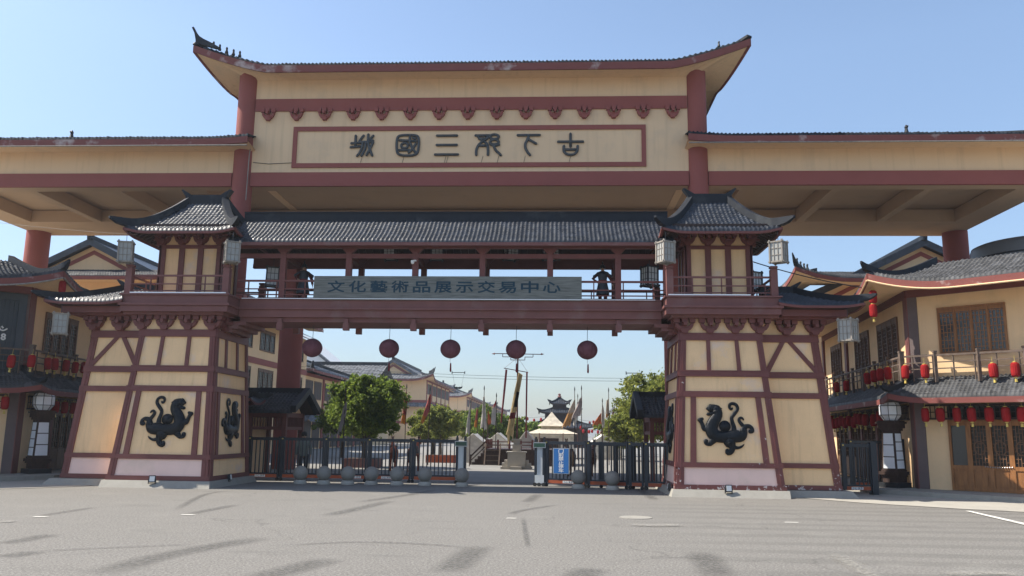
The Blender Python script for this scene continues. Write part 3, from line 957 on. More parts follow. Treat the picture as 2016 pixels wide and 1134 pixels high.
# ================================================================== the two half-timbered towers
BEAST = [  # strokes (x, y, radius) in drawing units, y down
    [(300, 205, 70), (390, 195, 62), (440, 250, 60)], [(300, 170, 45), (240, 210, 26)], [(330, 290, 40), (285, 300, 32), (248, 308, 30)],
    [(420, 185, 36), (500, 207, 6)], [(340, 150, 22), (420, 170, 20)],
    [(400, 230, 80), (420, 320, 76), (345, 440, 88), (300, 560, 98), (335, 660, 100), (430, 700, 92), (560, 705, 88), (700, 690, 98), (800, 685, 86), (855, 630, 58), (872, 550, 38)],
    [(240, 560, 62), (175, 565, 40), (140, 480, 30), (108, 415, 36), (92, 412, 30)], [(110, 410, 34), (142, 392, 24)],
    [(345, 740, 62), (290, 810, 40), (262, 838, 28), (205, 825, 30), (200, 785, 36)],
    [(600, 790, 95), (640, 880, 54), (612, 958, 44), (560, 980, 40), (552, 945, 32)], [(660, 880, 36), (740, 892, 22), (808, 862, 15), (840, 828, 5)],
    [(850, 610, 58), (880, 530, 40), (955, 512, 32), (1000, 548, 30), (1002, 596, 32), (968, 604, 32)],
    [(862, 520, 32), (810, 452, 28), (792, 402, 24), (820, 365, 20), (856, 376, 17), (868, 398, 12)],
    [(690, 610, 42), (690, 520, 34), (668, 430, 29), (668, 360, 28), (722, 290, 29), (780, 212, 27), (768, 142, 25), (708, 112, 24), (650, 134, 23), (640, 186, 20), (668, 214, 20), (688, 196, 15)],
]
def beast(mb, Q, uc, zc, k, wu):
    """the relief on face Q, centred at uc, zc; k metres per unit, wu = face width for the u scale"""
    P = lambda x, y, d=0: Q.pt(uc + (x - 570) * k / wu, zc - (y - 555) * k, d)
    fl = (Q.n, .5)
    for si, st_ in enumerate(BEAST):
        bf = 1.0 if si < 5 else 1.16
        pts = crom(st_, 4)
        mb.tube([P(x, y, .03) for x, y, r in pts], [r * k * bf for x, y, r in pts], 10, flat=fl)
        for x, y, r in (st_[0], st_[-1]):
            c = P(x, y, .03)
            b0 = len(mb.v)
            mb.ball((0, 0, 0), r * k * bf, 10)
            for i in range(b0, len(mb.v)):
                o = Vector(mb.v[i])
                o = o - Q.n * o.dot(Q.n) * .5
                mb.v[i] = tuple(c + o)
    n = 28
    for d0, d1 in ((-.02, .05),):
        mb.prism(type('D', (), {'pt': staticmethod(lambda u, z, d: P(u, z, d))}), [(535 + 100 * math.cos(2 * math.pi * i / n), 518 + 100 * math.sin(2 * math.pi * i / n)) for i in range(n)], d0, d1)
    # carved muscle lines
    for a in ([(420, 640), (480, 600)], [(480, 700), (600, 640)], [(560, 740), (700, 660)], [(330, 500), (400, 420)], [(680, 740), (790, 640)]):
        mb.tube([P(a[0][0], a[0][1], .085), P((a[0][0] + a[1][0]) / 2, (a[0][1] + a[1][1]) / 2 - 12, .098), P(a[1][0], a[1][1], .08)], .012, 6)

ZB, ZT = .2, 5.2
kf = (ZT - .2) / 4.46
def lerp(a, b, k): return a + (b - a) * k
def tower(sx):
    left = sx < 0
    T = thing('timber_tower', ('left' if left else 'right') + ' half-timbered tower, black beast relief facing ' + ('right' if left else 'left')
              + (', clean paint' if left else ', paint flaking low down'), 'tower', (sx * 8.4, 26, 0), 'towers flanking the gate opening')
    fm = 'maroon' if left else 'maroon_peel'
    # corner points of front block A and recessed block B at z .2 and 5.2
    A = [(6.81, 24.30), (9.87, 24.30), (9.87, 27.56), (6.86, 27.56)]
    At = [(lerp(6.81, 7.09, kf), lerp(24.3, 24.71, kf)), (lerp(9.87, 9.46, kf), lerp(24.3, 24.71, kf)), (lerp(9.87, 9.46, kf), 27.3), (7.14, 27.3)]
    B = [(9.80, 24.88), (11.60, 24.88), (11.60, 27.4), (9.8, 27.4)]
    Bt = [(9.3, lerp(24.88, 25.1, kf)), (lerp(11.6, 11.18, kf), lerp(24.88, 25.1, kf)), (lerp(11.6, 11.18, kf), 27.2), (9.3, 27.2)]
    wl_ = MB(sx)
    for b_, t_ in ((A, At), (B, Bt)):
        wl_.hexa([(x, y, ZB) for x, y in b_] + [(x, y, ZT) for x, y in t_])
    wl_.build('wall', 'plaster_tower', T)
    pl = MB(sx)
    pl.hexa([(6.62, 23.95, 0), (9.92, 23.95, 0), (9.92, 27.8, 0), (6.62, 27.8, 0), (6.70, 24.14, .2), (9.95, 24.14, .2), (9.95, 27.75, .2), (6.70, 27.75, .2)])
    pl.hexa([(9.96, 24.5, 0), (12.0, 24.5, 0), (12.0, 27.6, 0), (9.96, 27.6, 0), (9.96, 24.66, .19), (11.85, 24.66, .19), (11.85, 27.5, .19), (9.96, 27.5, .19)])
    pl.build('plinth', 'concrete', T)
    qA = Quad((*A[0], ZB), (*A[1], ZB), (*At[0], ZT), (*At[1], ZT))
    qC = Quad((*A[3], ZB), (*A[0], ZB), (*At[3], ZT), (*At[0], ZT))
    qB = Quad((*B[0], ZB), (*B[1], ZB), (*Bt[0], ZT), (*Bt[1], ZT))
    qD = Quad((*B[1], ZB), (*B[2], ZB), (*Bt[1], ZT), (*Bt[2], ZT))
    HZ = [(.2, .33), (.81, .95), (2.82, 2.985), (3.42, 3.60), (4.50, 4.72)]
    def frame(q, kind):
        mb = MB(sx)
        hz = lambda u0, u1, z0, z1, d=.05: mb.prism(q, [(u0, z0), (u1, z0), (u1, z1), (u0, z1)], -.02, d)
        for i, (z0, z1) in enumerate(HZ):
            hz(-.012, 1.012, z0, z1, .058 + .002 * i)
        for z0, z1 in ((3.42, 3.45), (3.57, 3.60)):
            hz(-.012, 1.012, z0, z1, .075)
        W = .068 if kind != 'B' else .10
        for u in (0, 1 - W):
            hz(u, u + W, ZB, ZT, .05)
            hz(u + W * .42, u + W * .58, ZB + .14, 4.5, .062)
        if kind in 'AC':
            for u in (.316, .663):
                hz(u, u + .045, 3.6, 4.5)
            for u in (.128, .83):
                hz(u, u + .057, .95, 2.82)
        elif kind == 'B':
            ap = [(.40, 4.5), (.48, 4.5), (.16, 3.6), (.07, 3.6)]
            mb.prism(q, ap, -.02, .046)
            mb.prism(q, [(.52, 4.5), (.60, 4.5), (.97, 3.6), (.88, 3.6)], -.02, .044)
        mb.build('timber_frame', fm, T)
    for q, k in ((qA, 'A'), (qC, 'C'), (qB, 'B'), (qD, 'D')):
        frame(q, k)
    pk = MB(sx)
    for q, k in (((qA, 0), (qB, 1)) if left else ((qA, 0), (qC, 0))):
        W = .10 if k else .068
        pk.prism(q, [(W, .33), (1 - W, .33), (1 - W, .81), (W, .81)], -.01, .012)
    pk.build('base_panel', 'plaster_pink', T)
    for q, uc, wu in ((qA, .5, 2.75), (qC, .5, 3.0)):
        mb = MB(sx)
        beast(mb, q, uc, 1.92, .00162, wu)
        mb.build('beast_relief', 'relief', T, smooth=True)
    # brackets under the eaves
    nA = qA.n.copy(); nA.z = 0; nA.normalize()
    zt = 5.18
    fA = Fr((At[0][0], At[0][1] + .02, 0), (1, 0, 0), (0, -1, 0))
    fB = Fr((9.46, 25.06, 0), (1, 0, 0), (0, -1, 0))
    fC = Fr((7.12, 24.75, 0), (0, 1, 0), (-1, 0, 0))
    fD = Fr((11.16, 25.1, 0), (0, 1, 0), (1, 0, 0))
    for f, us in ((fA, (.08, .83, 1.58, 2.30)), (fB, (.82, 1.66)), (fC, (.42, 1.25, 2.1)), (fD, (.5, 1.5))):
        for u in us:
            mb = MB(sx)
            dougong(mb, f, u, zt, .60, .46, .16)
            mb.build('bracket', 'maroon', T)
    # eave beams, balcony
    eb = MB(sx)
    eb.box(6.80, 9.95, 24.48, 27.5, 5.16, 5.24)
    eb.box(6.62, 9.98, 24.30, 27.7, 5.24, 5.42)
    eb.box(6.56, 10.04, 24.24, 27.76, 5.425, 5.50)
    eb.box(6.64, 9.97, 24.32, 27.68, 5.50, 5.74)
    eb.box(6.58, 10.02, 24.26, 27.74, 5.745, 5.79)
    eb.build('balcony_floor', 'maroon_worn', T)
    e2 = MB(sx)
    e2.box(9.98, 11.75, 24.72, 27.5, 5.16, 5.22)
    e2.box(10.045, 11.95, 24.50, 27.7, 5.22, 5.42)
    e2.build('eave_beam', 'maroon', T)
    po = [(6.76, 24.45), (9.83, 24.45), (9.83, 27.55), (6.76, 27.55)]
    for x, y in po:
        mb = MB(sx)
        mb.box(x - .10, x + .10, y - .10, y + .10, 5.79, 6.60)
        mb.box(x - .075, x + .075, y - .075, y + .075, 6.60, 6.64)
        mb.box(x - .105, x + .105, y - .105, y + .105, 6.64, 6.70)
        mb.build('balcony_post', 'maroon_worn', T)
    rl = MB(sx)
    for (x0, y0), (x1, y1) in ((po[0], po[1]), (po[1], po[2]), (po[2], po[3])):
        for z, w_ in ((6.37, .055), (6.11, .035), (5.90, .035)):
            rl.bar((x0, y0, z), (x1, y1, z), w_)
        for k in (.22, .5, .78) if y0 == y1 else (.33, .67):
            x, y = lerp(x0, x1, k), lerp(y0, y1, k)
            rl.bar((x, y, 5.79), (x, y, 6.37), .035)
    rl.build('railing', 'maroon_worn', T)
    ls = MB(sx)
    ls.box(6.7, 9.1 if not left else 9.7, 24.27, 24.31, 5.795, 5.83)
    ls.build('light_strip', 'white_panel', T)
    # upper room
    ur = MB(sx)
    ur.box(7.42, 9.43, 25.5, 26.75, 5.79, 8.0)
    ur.build('upper_wall', 'plaster_tower', T)
    uf = MB(sx)
    f = Fr((7.40, 25.5, 0), (1, 0, 0), (0, -1, 0))
    for u in (0, .62, 1.24, 1.87):
        uf.fbox(f, u, u + .18, 5.79, 7.46, -.02, .05)
    uf.fbox(f, -.03, 2.08, 7.46, 7.57, -.02, .06)
    uf.fbox(f, -.03, 2.08, 5.79, 5.90, -.02, .06)
    fs = Fr((9.43, 25.5, 0), (0, 1, 0), (1, 0, 0))
    f7 = Fr((7.42, 25.5, 0), (0, 1, 0), (-1, 0, 0))
    for g in (fs, f7):
        for u in (-.05, .5, 1.10):
            uf.fbox(g, u, u + .18, 5.79, 7.46, -.02, .05)
        uf.fbox(g, -.06, 1.28, 7.46, 7.57, -.02, .06)
    uf.build('upper_frame', 'maroon', T)
    for u in (.08, .71, 1.33, 1.97):
        mb = MB(sx)
        dougong(mb, f, u, 7.98, .52, .42, .15)
        mb.build('bracket', 'maroon', T)
    for g, u in ((fs, .1), (fs, .7), (f7, .1), (f7, .7)):
        mb = MB(sx)
        dougong(mb, g, u, 7.98, .5, .42, .15)
        mb.build('bracket', 'maroon', T)
    rf = MB(sx)                                          # dark rafters under the eaves
    rf.box(6.9, 9.75, 24.6, 27.6, 7.985, 8.06)
    for i in range(14):
        x = 6.75 + i * .245
        rf.bar((x, 24.4, 7.72), (x, 25.5, 8.0), .06)
    for i in range(13):
        y = 24.6 + i * .24
        for xa, xb in ((6.7, 7.4), (9.95, 9.43)):
            rf.bar((xa, y, 7.72), (xb, y, 8.0), .06)
    rf.build('rafters', 'dark_wood', T)
    roof, rings = hip_roof(T, sx, 6.56, 10.08, 24.28, 27.92, 7.80, 9.18, 7.72, 8.92, 26.1, conc=.45, U=.13, Lu=.8, pitch=.135, row=.14, amp=.028, amp_ns=5,
                           rw=.20, rh=.24, mat='tile', board='maroon', bh=.07, ext=(.24, .5), lift=(.03, .14), ridge_h=.34)
    soffit(sx, rings, (7.3, 9.5, 25.4, 26.9, 8.0), T, 'dark_wood', dz=.02)
    roof, rings = hip_roof(T, sx, 9.9, 12.35, 24.25, 27.95, 5.56, 6.20, 9.9, 10.85, 26.1, conc=.4, U=.09, Lu=.8, pitch=.135, row=.14, amp=.028, amp_ns=5,
                           rw=.18, rh=.20, mat='tile', board='maroon', bh=.07, sides='fbr', ext=(.2, .4), lift=(.03, .13), name='side_roof', ridge_h=.28)
    soffit(sx, rings, (9.95, 11.4, 24.9, 27.3, 5.4), T, 'dark_wood', dz=.02)
    return T
for sx in (-1, 1):
    tower(sx)

# ================================================================== the covered bridge between the towers
Bg = thing('covered_bridge', 'covered timber footbridge with a grey tiled roof spanning between the two towers', 'bridge', (0, 26.1, 0))
dk = MB()
X0 = 6.6
dk.box(-X0, X0, 25.16, 27.05, 5.50, 5.76)
dk.box(-X0, X0, 25.10, 27.11, 5.44, 5.50)
dk.box(-X0, X0, 25.18, 27.03, 5.20, 5.44)
dk.box(-X0, X0, 25.13, 25.19, 5.76, 5.79)
dk.box(-X0, X0, 25.30, 26.9, 5.06, 5.20)
for s in (-1, 1):                                       # corbels where the deck meets the towers
    for i in range(3):
        a, b_ = sorted((s * (6.38 + i * .22), s * 7.0))
        dk.box(a, b_, 25.22 + i * .02, 26.98 - i * .02, 5.06 - .11 * (i + 1), 5.06 - .11 * i - .002)
dk.build('deck', 'maroon_worn', Bg)
PX = [-5.29, -3.18, -1.06, 1.06, 3.18, 5.29]
for y, ztop in ((25.27, 7.26), (26.95, 7.26)):
    for x in PX:
        mb = MB()
        mb.box(x - .09, x + .09, y - .09, y + .09, 5.79 if y < 26 else 5.76, ztop)
        F = Fr((x, y - .09, 0), (1, 0, 0), (0, -1, 0))
        mb.prism(F, [(-.1, 7.26), (.1, 7.26), (.24, 7.42), (-.24, 7.42)], -.16, .02)
        mb.build('post', 'maroon', Bg)
        mb = MB()
        zz = 5.06 if y < 26 else 5.20
        yy = y - .0
        mb.box(x - .065, x + .065, yy - .065, yy + .065, zz - .04, zz + .1)
        mb.box(x - .09, x + .09, yy - .09, yy + .09, zz - .26 - (.06 if y > 26 else 0), zz - .04)
        mb.build('pendant', 'maroon_worn', Bg)
bm_ = MB()
for y in (25.27, 26.95):
    bm_.box(-6.9, 6.9, y - .07, y + .07, 7.10, 7.24)
    bm_.box(-6.9, 6.9, y - .08, y + .08, 7.42, 7.52)
for x in PX:
    bm_.box(x - .05, x + .05, 25.34, 26.88, 7.12, 7.26)
bm_.box(-6.9, 6.9, 26.9, 27.0, 7.242, 7.418)
bm_.build('beam', 'maroon', Bg)
rl = MB()
for y in (25.22, 26.98):
    for z, w_ in ((6.36, .06), (6.10, .035), (5.92, .035)):
        rl.bar((-6.7, y, z), (6.7, y, z), w_)
    for i in range(15):
        x = -6.36 + i * .908
        rl.bar((x, y, 5.76), (x, y, 6.36), .035)
rl.build('railing', 'maroon', Bg)
rb = MB()
for s, C, iw in ((0, (-6.95, 24.72), (0, 1)), (1, (-6.95, 27.48), (0, -1))):
    tile_slope(rb, C, (1, 0), iw, 13.9, 1.38, 7.58, 1.0, conc=.3, pitch=.135, row=.14, amp=.030, ns=5)
rf = rb.build('roof', 'tile', Bg, smooth=True, recalc=False)
mb = MB()
mb.box(-6.95, 6.95, 25.98, 26.22, 8.50, 8.78)
mb.box(-6.95, 6.95, 25.95, 26.25, 8.78, 8.82)
mb.build('ridge', 'ridge', rf)
mb = MB()
mb.box(-6.95, 6.95, 24.70, 24.78, 7.40, 7.50)
mb.box(-6.95, 6.95, 27.42, 27.5, 7.40, 7.50)
mb.build('eave_board', 'maroon_worn', rf)
mb = MB()
mb.grid([[(-6.9, 24.76, 7.50), (6.9, 24.76, 7.50)], [(-6.9, 26.1, 8.40), (6.9, 26.1, 8.40)], [(-6.9, 27.44, 7.50), (6.9, 27.44, 7.50)]])
for i in range(56):
    x = -6.87 + i * .25
    mb.bar((x, 24.78, 7.46), (x, 26.1, 8.36), .06)
    mb.bar((x, 27.42, 7.46), (x, 26.1, 8.36), .06)
mb.build('rafters', 'dark_wood', rf)
ls = MB()
ls.box(-6.5, 6.4, 25.075, 25.10, 5.765, 5.785)
ls.build('light_strip', 'white_panel', Bg)

S = thing('sign_board', 'long weathered grey-blue board with eleven dark blue characters on the bridge railing', 'sign', (0, 25.1, 5.75))
mb = MB()
for i, (x0, x1) in enumerate(((-4.23, -1.4), (-1.395, 1.42), (1.425, 4.16))):
    mb.box(x0, x1, 25.10, 25.16, 5.745, 6.50)
mb.build('board', 'sign_wood', S)
for i, ch in enumerate('文化藝術品展示交易中心'):
    lettering('character', ch, .50, (-3.52 + i * .675, 25.097, 6.135), (1, 0, 0), (0, -1, 0), 'sign_ink', S, .006, .009, width=.53, squash=.78)

# ================================================================== the buildings on both sides
K = Vector((14.9, 27.4, 0))
DA, DB = Vector((.743, -.669, 0)), Vector((.1045, .9945, 0))
NA, NB = Vector((-.669, -.743, 0)), Vector((-.9945, .1045, 0))
def corner(off):
    """where the two facade lines moved out by off meet"""
    det = NA.x * NB.y - NA.y * NB.x
    return K + Vector(((off * NB.y - off * NA.y) / det, (NA.x * off - NB.x * off) / det, 0))
FA, FB = Fr(K, DA, NA), Fr(K, DB, NB)

def window(parent, sx, F, u0, u1, z0, z1, panels, wood='window_wood', pane='glass', fine=True, head=.16, foot=.0, name='window'):
    fr = MB(sx)
    W = u1 - u0
    fr.fbox(F, u0, u1, z1 - .05, z1, -.02, .07)
    fr.fbox(F, u0, u1, z0, z0 + .06, -.02, .08)
    fr.fbox(F, u0 + .05, u1 - .05, z1 - .05 - head, z1 - .052, -.02, .045)
    if foot: fr.fbox(F, u0 + .05, u1 - .05, z0 + .062, z0 + .06 + foot, -.02, .045)
    for i in range(panels + 1):
        u = u0 + (W - .05) * i / panels
        fr.fbox(F, u, u + .05, z0 + .06, z1 - .05, -.02, .06)
    o = fr.build(name, wood, parent)
    g = MB(sx)
    g.fbox(F, u0 + .04, u1 - .04, z0 + .04, z1 - .04, -.02, .012)
    g.build('pane', pane, o)
    lt = MB(sx)
    zl, zh = z0 + .09 + foot, z1 - .08 - head
    pw = (W - .05) / panels
    for i in range(panels):
        a = u0 + pw * i + .05
        b = a + pw - .05
        lt.fbox(F, a, a + .025, zl, zh, .014, .04)
        lt.fbox(F, b - .025, b, zl, zh, .014, .04)
        nv, nh = (4, max(5, int((zh - zl) / .12))) if fine else (3, 5)
        for j in range(1, nv):
            u = a + (b - a) * j / nv
            lt.fbox(F, u - .011, u + .011, zl, zh, .014, .03)
        for j in range(nh + 1):
            z = zl + (zh - zl) * j / nh
            for q in range(nv):
                if (j * 3 + q * 2 + i) % 4 or j in (0, nh):
                    lt.fbox(F, a + (b - a) * q / nv, a + (b - a) * (q + 1) / nv, z - .011, z + .011, .014, .028)
    lt.build('lattice', wood, o)
    return o

def side_building(sx):
    left = sx < 0
    T = thing('corner_shop', ('left' if left else 'right') + ' two storey cream corner building with upturned tiled eaves and '
              + ('a dark slatted shop front' if left else 'carved wooden doors'), 'building', (sx * 16, 30, 0), 'corner buildings beside the gate')
    A9, B13 = K + DA * 10, K + DB * 13
    poly = [K, A9, Vector((30, 24, 0)), Vector((30, 40.2, 0)), B13]
    def slab(mb, poly, z0, z1):
        n = len(poly)
        mb.add([(p.x, p.y, z0) for p in poly] + [(p.x, p.y, z1) for p in poly],
               [tuple(range(n - 1, -1, -1)), tuple(range(n, 2 * n))] + [(i, (i + 1) % n, n + (i + 1) % n, n + i) for i in range(n)])
    mb = MB(sx)
    slab(mb, poly, .1, 7.0)
    mb.build('wall', 'plaster', T)
    mb = MB(sx)                                           # corner pilaster and posts
    mb.fbox(FA, -.03, .30, .15, 6.25, -.05, .05)
    mb.build('pilaster', 'pilaster_lit', T)
    for u0, u1, z1, d in ((-.048, .32, 6.25, .055), (8.2, 8.55, 6.25, .09), (12.7, 13.0, 6.25, .09), (2.1, 2.32, 2.75, .09), (4.2, 4.42, 2.75, .09), (6.4, 6.62, 2.75, .09)):
        mb = MB(sx)
        mb.fbox(FB, u0, u1, .15, z1, -.05, d)
        mb.build('post', 'maroon', T)
    mb = MB(sx)
    mb.fbox(FA, 0, 9.5, 6.25, 6.52, -.02, .07)
    mb.fbox(FB, 0, 13, 6.25, 6.52, -.02, .072)
    mb.build('band', 'maroon', T)
    # main roof
    off = 1.35
    C = corner(off)
    det = NA.x * NB.y - NA.y * NB.x
    m_ = (corner(0) - corner(1))                           # moves one metre inwards from both eaves
    rb = MB(sx)
    z0, rise, D, U, Lu = 6.52, 1.0, 2.5, .52, 2.6
    la, lb = m_.dot(DA) * D, m_.dot(DB) * D
    tile_slope(rb, C, DA, -NA, 11.5, D, z0, rise, conc=.3, U=U, Lu=Lu, lo=lambda t: t * la, pitch=.14, row=.17, amp=.03, ns=5, ends=(1, 0))
    tile_slope(rb, C, DB, -NB, 15.0, D, z0, rise, conc=.3, U=U, Lu=Lu, lo=lambda t: t * lb, pitch=.14, row=.17, amp=.03, ns=5, ends=(1, 0))
    rf = rb.build('roof', 'tile_grey', T, smooth=True, recalc=False)
    top = C + m_ * D
    hl = hip_line((C.x, C.y), (top.x, top.y), z0, rise, .3, U, 3.2, ext=(.1, .24), lift=(.05, .26))
    MB(sx).sweep(hl, [.22] * 13 + [.18, .08], [.22] * 13 + [.2, .08], below=.04).build('hip_ridge', 'ridge', rf)
    fb, sf, gu = MB(sx), MB(sx), MB(sx)
    for dvec, nvec, L in ((DA, NA, 11.5), (DB, NB, 15)):
        pts, inn, gut = [], [], []
        for i in range(41):
            wv = L * (i / 40) ** 1.6
            p = C + dvec * wv
            u_ = U * max(0, 1 - wv / Lu) ** 2
            pts.append((p.x, p.y, z0 + u_ - .29))
            q = p - nvec * (off - .05)
            inn.append((q.x, q.y, 6.50))
            g_ = p + nvec * .05
            gut.append((g_.x, g_.y, z0 + u_ - .30))
        fb.sweep(pts, .07, .22)
        sf.grid([[(x, y, z + .02) for x, y, z in pts], inn])
        gu.tube(gut, .03, 6)
    fb.build('fascia', 'red_fascia', rf)
    sf.build('soffit', 'plaster', rf)
    gu.build('gutter', 'plaster' if not left else 'old_wood', rf)
    fl = MB(sx)
    slab(fl, [top, top + DA * 9, Vector((31, 25, 0)), Vector((31, 40, 0)), top + DB * 11], 7.01, 7.48)
    fl.build('roof_deck', 'concrete', T)
    # skirt roof between the storeys
    off = .9
    C = corner(off)
    rb = MB(sx)
    z0, rise, D, U, Lu = 3.02, .62, .86, .16, 1.2
    la, lb = m_.dot(DA) * D, m_.dot(DB) * D
    tile_slope(rb, C, DA, -NA, 11, D, z0, rise, conc=.1, U=U, Lu=Lu, lo=lambda t: t * la, pitch=.125, row=.125, amp=.026, ns=5, ends=(1, 0))
    tile_slope(rb, C, DB, -NB, 13.8, D, z0, rise, conc=.1, U=U, Lu=Lu, lo=lambda t: t * lb, pitch=.125, row=.125, amp=.026, ns=5, ends=(1, 0))
    sk = rb.build('skirt_roof', 'tile_grey', T, smooth=True, recalc=False)
    top = C + m_ * D
    hl = hip_line((C.x, C.y), (top.x, top.y), z0, rise, .1, U, 1.5, ext=(.1, .25), lift=(.03, .12))
    MB(sx).sweep(hl, [.2] * 13 + [.18, .1], [.16] * 13 + [.14, .08], below=.04).build('hip_ridge', 'ridge', sk)
    fb, sf = MB(sx), MB(sx)
    for dvec, nvec, L in ((DA, NA, 11), (DB, NB, 13.8)):
        pts, inn = [], []
        for i in range(25):
            wv = L * (i / 24) ** 1.6
            p = C + dvec * wv
            u_ = U * max(0, 1 - wv / Lu) ** 2
            pts.append((p.x, p.y, z0 + u_ - .24))
            q = p - nvec * (off - .02)
            inn.append((q.x, q.y, 2.86))
        fb.sweep(pts, .07, .17)
        sf.grid([[(x, y, z + .02) for x, y, z in pts], inn])
    fb.build('fascia', 'red_fascia', sk)
    sf.build('soffit', 'dark_wood', sk)
    # balcony rail standing on the skirt roof
    C = corner(.35)
    rl = MB(sx)
    for dvec, us, L in ((DA, (1.02, 2.26, 3.5, 4.8, 6.1), 9), (DB, (1.6, 3.2, 4.8, 6.4, 8.0, 9.6, 11.2), 12)):
        for z, w_ in ((4.30, .06), (4.08, .035), (3.88, .035)):
            a, b_ = C.copy(), C + dvec * L
            rl.bar((a.x, a.y, z), (b_.x, b_.y, z), w_)
        k = 0
        for i in range(int(L / .6)):
            q = C + dvec * (.35 + i * .6)
            rl.bar((q.x, q.y, 3.5), (q.x, q.y, 4.28), .035)
        for u in us:
            q = C + dvec * u
            ps = MB(sx)
            ps.box(q.x - .045, q.x + .045, q.y - .045, q.y + .045, 3.45, 4.40)
            ps.box(q.x - .055, q.x + .055, q.y - .055, q.y + .055, 4.39, 4.44)
            ps.build('railing_post', 'rail_wood', T)
    ps = MB(sx)
    ps.box(C.x - .07, C.x + .07, C.y - .07, C.y + .07, 3.45, 4.44)
    ps.box(C.x - .08, C.x + .08, C.y - .08, C.y + .08, 4.43, 4.48)
    rl.build('railing', 'rail_wood', T)
    ps.build('railing_post', 'rail_wood', T)
    # windows on the street side
    for u0, u1 in ((1.12, 3.57), (4.83, 6.94), (9.38, 11.3)):
        window(T, sx, FB, u0, u1, 4.30, 5.80, 4, 'window_wood', 'glass')
    for u0, u1 in ((2.4, 4.15), (4.5, 6.3), (6.7, 8.1), (8.7, 11.0)):
        window(T, sx, FB, u0, u1, .16, 2.35, 3, 'window_wood', 'glass', fine=False, foot=.7, name='door')
    tr = MB(sx)                                          # carved transom strip under the skirt roof
    for F, a, b_ in ((FA, .35, 8.5), (FB, .5, 12)):
        tr.fbox(F, a, b_, 2.30, 2.35, .02, .10)
        tr.fbox(F, a, b_, 2.72, 2.78, .02, .10)
        n = int((b_ - a) / .14)
        for i in range(n + 1):
            u = a + (b_ - a) * i / n
            tr.fbox(F, u - .012, u + .012, 2.35, 2.72, .05, .075)
        tr.fbox(F, a, b_, 2.52, 2.545, .052, .073)
    tr.build('transom', 'dark_wood', T)
    if not left:
        window(T, sx, FA, .90, 2.84, 4.32, 5.83, 4, 'door_wood', 'glass_sky', head=.12)
        window(T, sx, FA, 4.2, 6.1, 4.32, 5.83, 4, 'door_wood', 'glass_sky', head=.12)
        mb = MB(sx)
        mb.fbox(FA, .97, 6.6, 2.355, 2.715, .0, .02)
        mb.build('fanlight', 'glass', T)
        for i in range(8):
            u = .97 + i * .565
            d = MB(sx)
            d.fbox(FA, u, u + .07, .16, 2.29, -.01, .07)
            d.fbox(FA, u + .495, u + .565, .16, 2.29, -.01, .068)
            d.fbox(FA, u + .07, u + .495, 2.12, 2.29, -.01, .06)
            d.fbox(FA, u + .07, u + .495, .16, .26, -.01, .062)
            d.fbox(FA, u + .07, u + .495, .80, .92, -.01, .062)
            d.fbox(FA, u + .07, u + .495, .26, .80, -.01, .035)
            d.fbox(FA, u + .12, u + .445, .32, .74, .03, .05)
            o = d.build('door', 'door_wood', T)
            g = MB(sx)
            g.fbox(FA, u + .07, u + .495, .92, 2.12, -.01, .012)
            g.build('pane', 'glass_sky' if i == 0 else 'glass', o)
            l = MB(sx)
            a, b_ = u + .07, u + .495
            for q in range(1, 5):
                uu = a + (b_ - a) * q / 5
                l.fbox(FA, uu - .010, uu + .010, .92, 2.12, .013, .034)
            for q in range(1, 11):
                zz = .92 + 1.2 * q / 11
                for s_ in range(5):
                    if (q + 2 * s_ + i) % 3:
                        l.fbox(FA, a + (b_ - a) * s_ / 5, a + (b_ - a) * (s_ + 1) / 5, zz - .010, zz + .010, .013, .032)
            cx, cz, r_ = (a + b_) / 2, 1.45, .17
            for q in range(8):
                t0, t1 = R(22.5 + 45 * q), R(67.5 + 45 * q)
                l.bar(FA.pt(cx + r_ * math.cos(t0), cz + r_ * 1.2 * math.sin(t0), .028), FA.pt(cx + r_ * math.cos(t1), cz + r_ * 1.2 * math.sin(t1), .028), .026)
            if i: l.build('lattice', 'window_wood', o)
        ch = MB(sx)
        for i in range(12):
            u = 1.95 + i * .065
            ch.lathe([(.012, -.02), (.024, 0), (.012, .02)], tuple(FA.pt(u, .90 - .02 * math.sin(math.pi * i / 11), .09)), 6)
        ch.build('chain', 'steel', T)
    else:
        mb = MB(sx)
        mb.fbox(FA, .10, 7, 3.62, 6.24, -.01, .04)
        mb.fbox(FA, .10, .34, 3.62, 6.2, .04, .12)
        mb.fbox(FA, .34, 7, 5.98, 6.2, .04, .118)
        for i in range(46):
            u = .42 + i * .14
            mb.fbox(FA, u, u + .05, 3.62, 5.98, .04, .085)
        o = mb.build('shop_front', M_SHOP, T)
        nx = Vector((-NA.x, NA.y, 0))
        ux = Vector((DA.x, -DA.y, 0))                      # reads left to right seen from the forecourt
        p = FA.pt(.69, 4.69, .09)
        lettering('lettering', '8', .30, (-p.x, p.y, p.z), ux, nx, 'white', o, .008, .012)
        mb = MB(sx)
        for pts in ([(.86, 5.06), (.80, 4.94), (.70, 4.92), (.60, 4.99)], [(.78, 5.06), (.72, 4.99)], [(.94, 5.02), (.9, 4.88), (1.0, 4.82)]):
            mb.tube([tuple(FA.pt(u, z, .095)) for u, z in crom(pts, 4)], .028, 6)
        mb.build('lettering', 'white', o, smooth=True)
        nt = MB(sx)
        nt.fbox(FA, .62, .98, 1.55, 1.75, .06, .075)
        nt.build('notice', 'orange_strip', T)
    return T
M_SHOP = M['shop_slat'] = mottled('shop_slat', (.042, .055, .068), .45, .2, 1.5, .05, 30, .4)
for sx in (1, -1):
    side_building(sx)

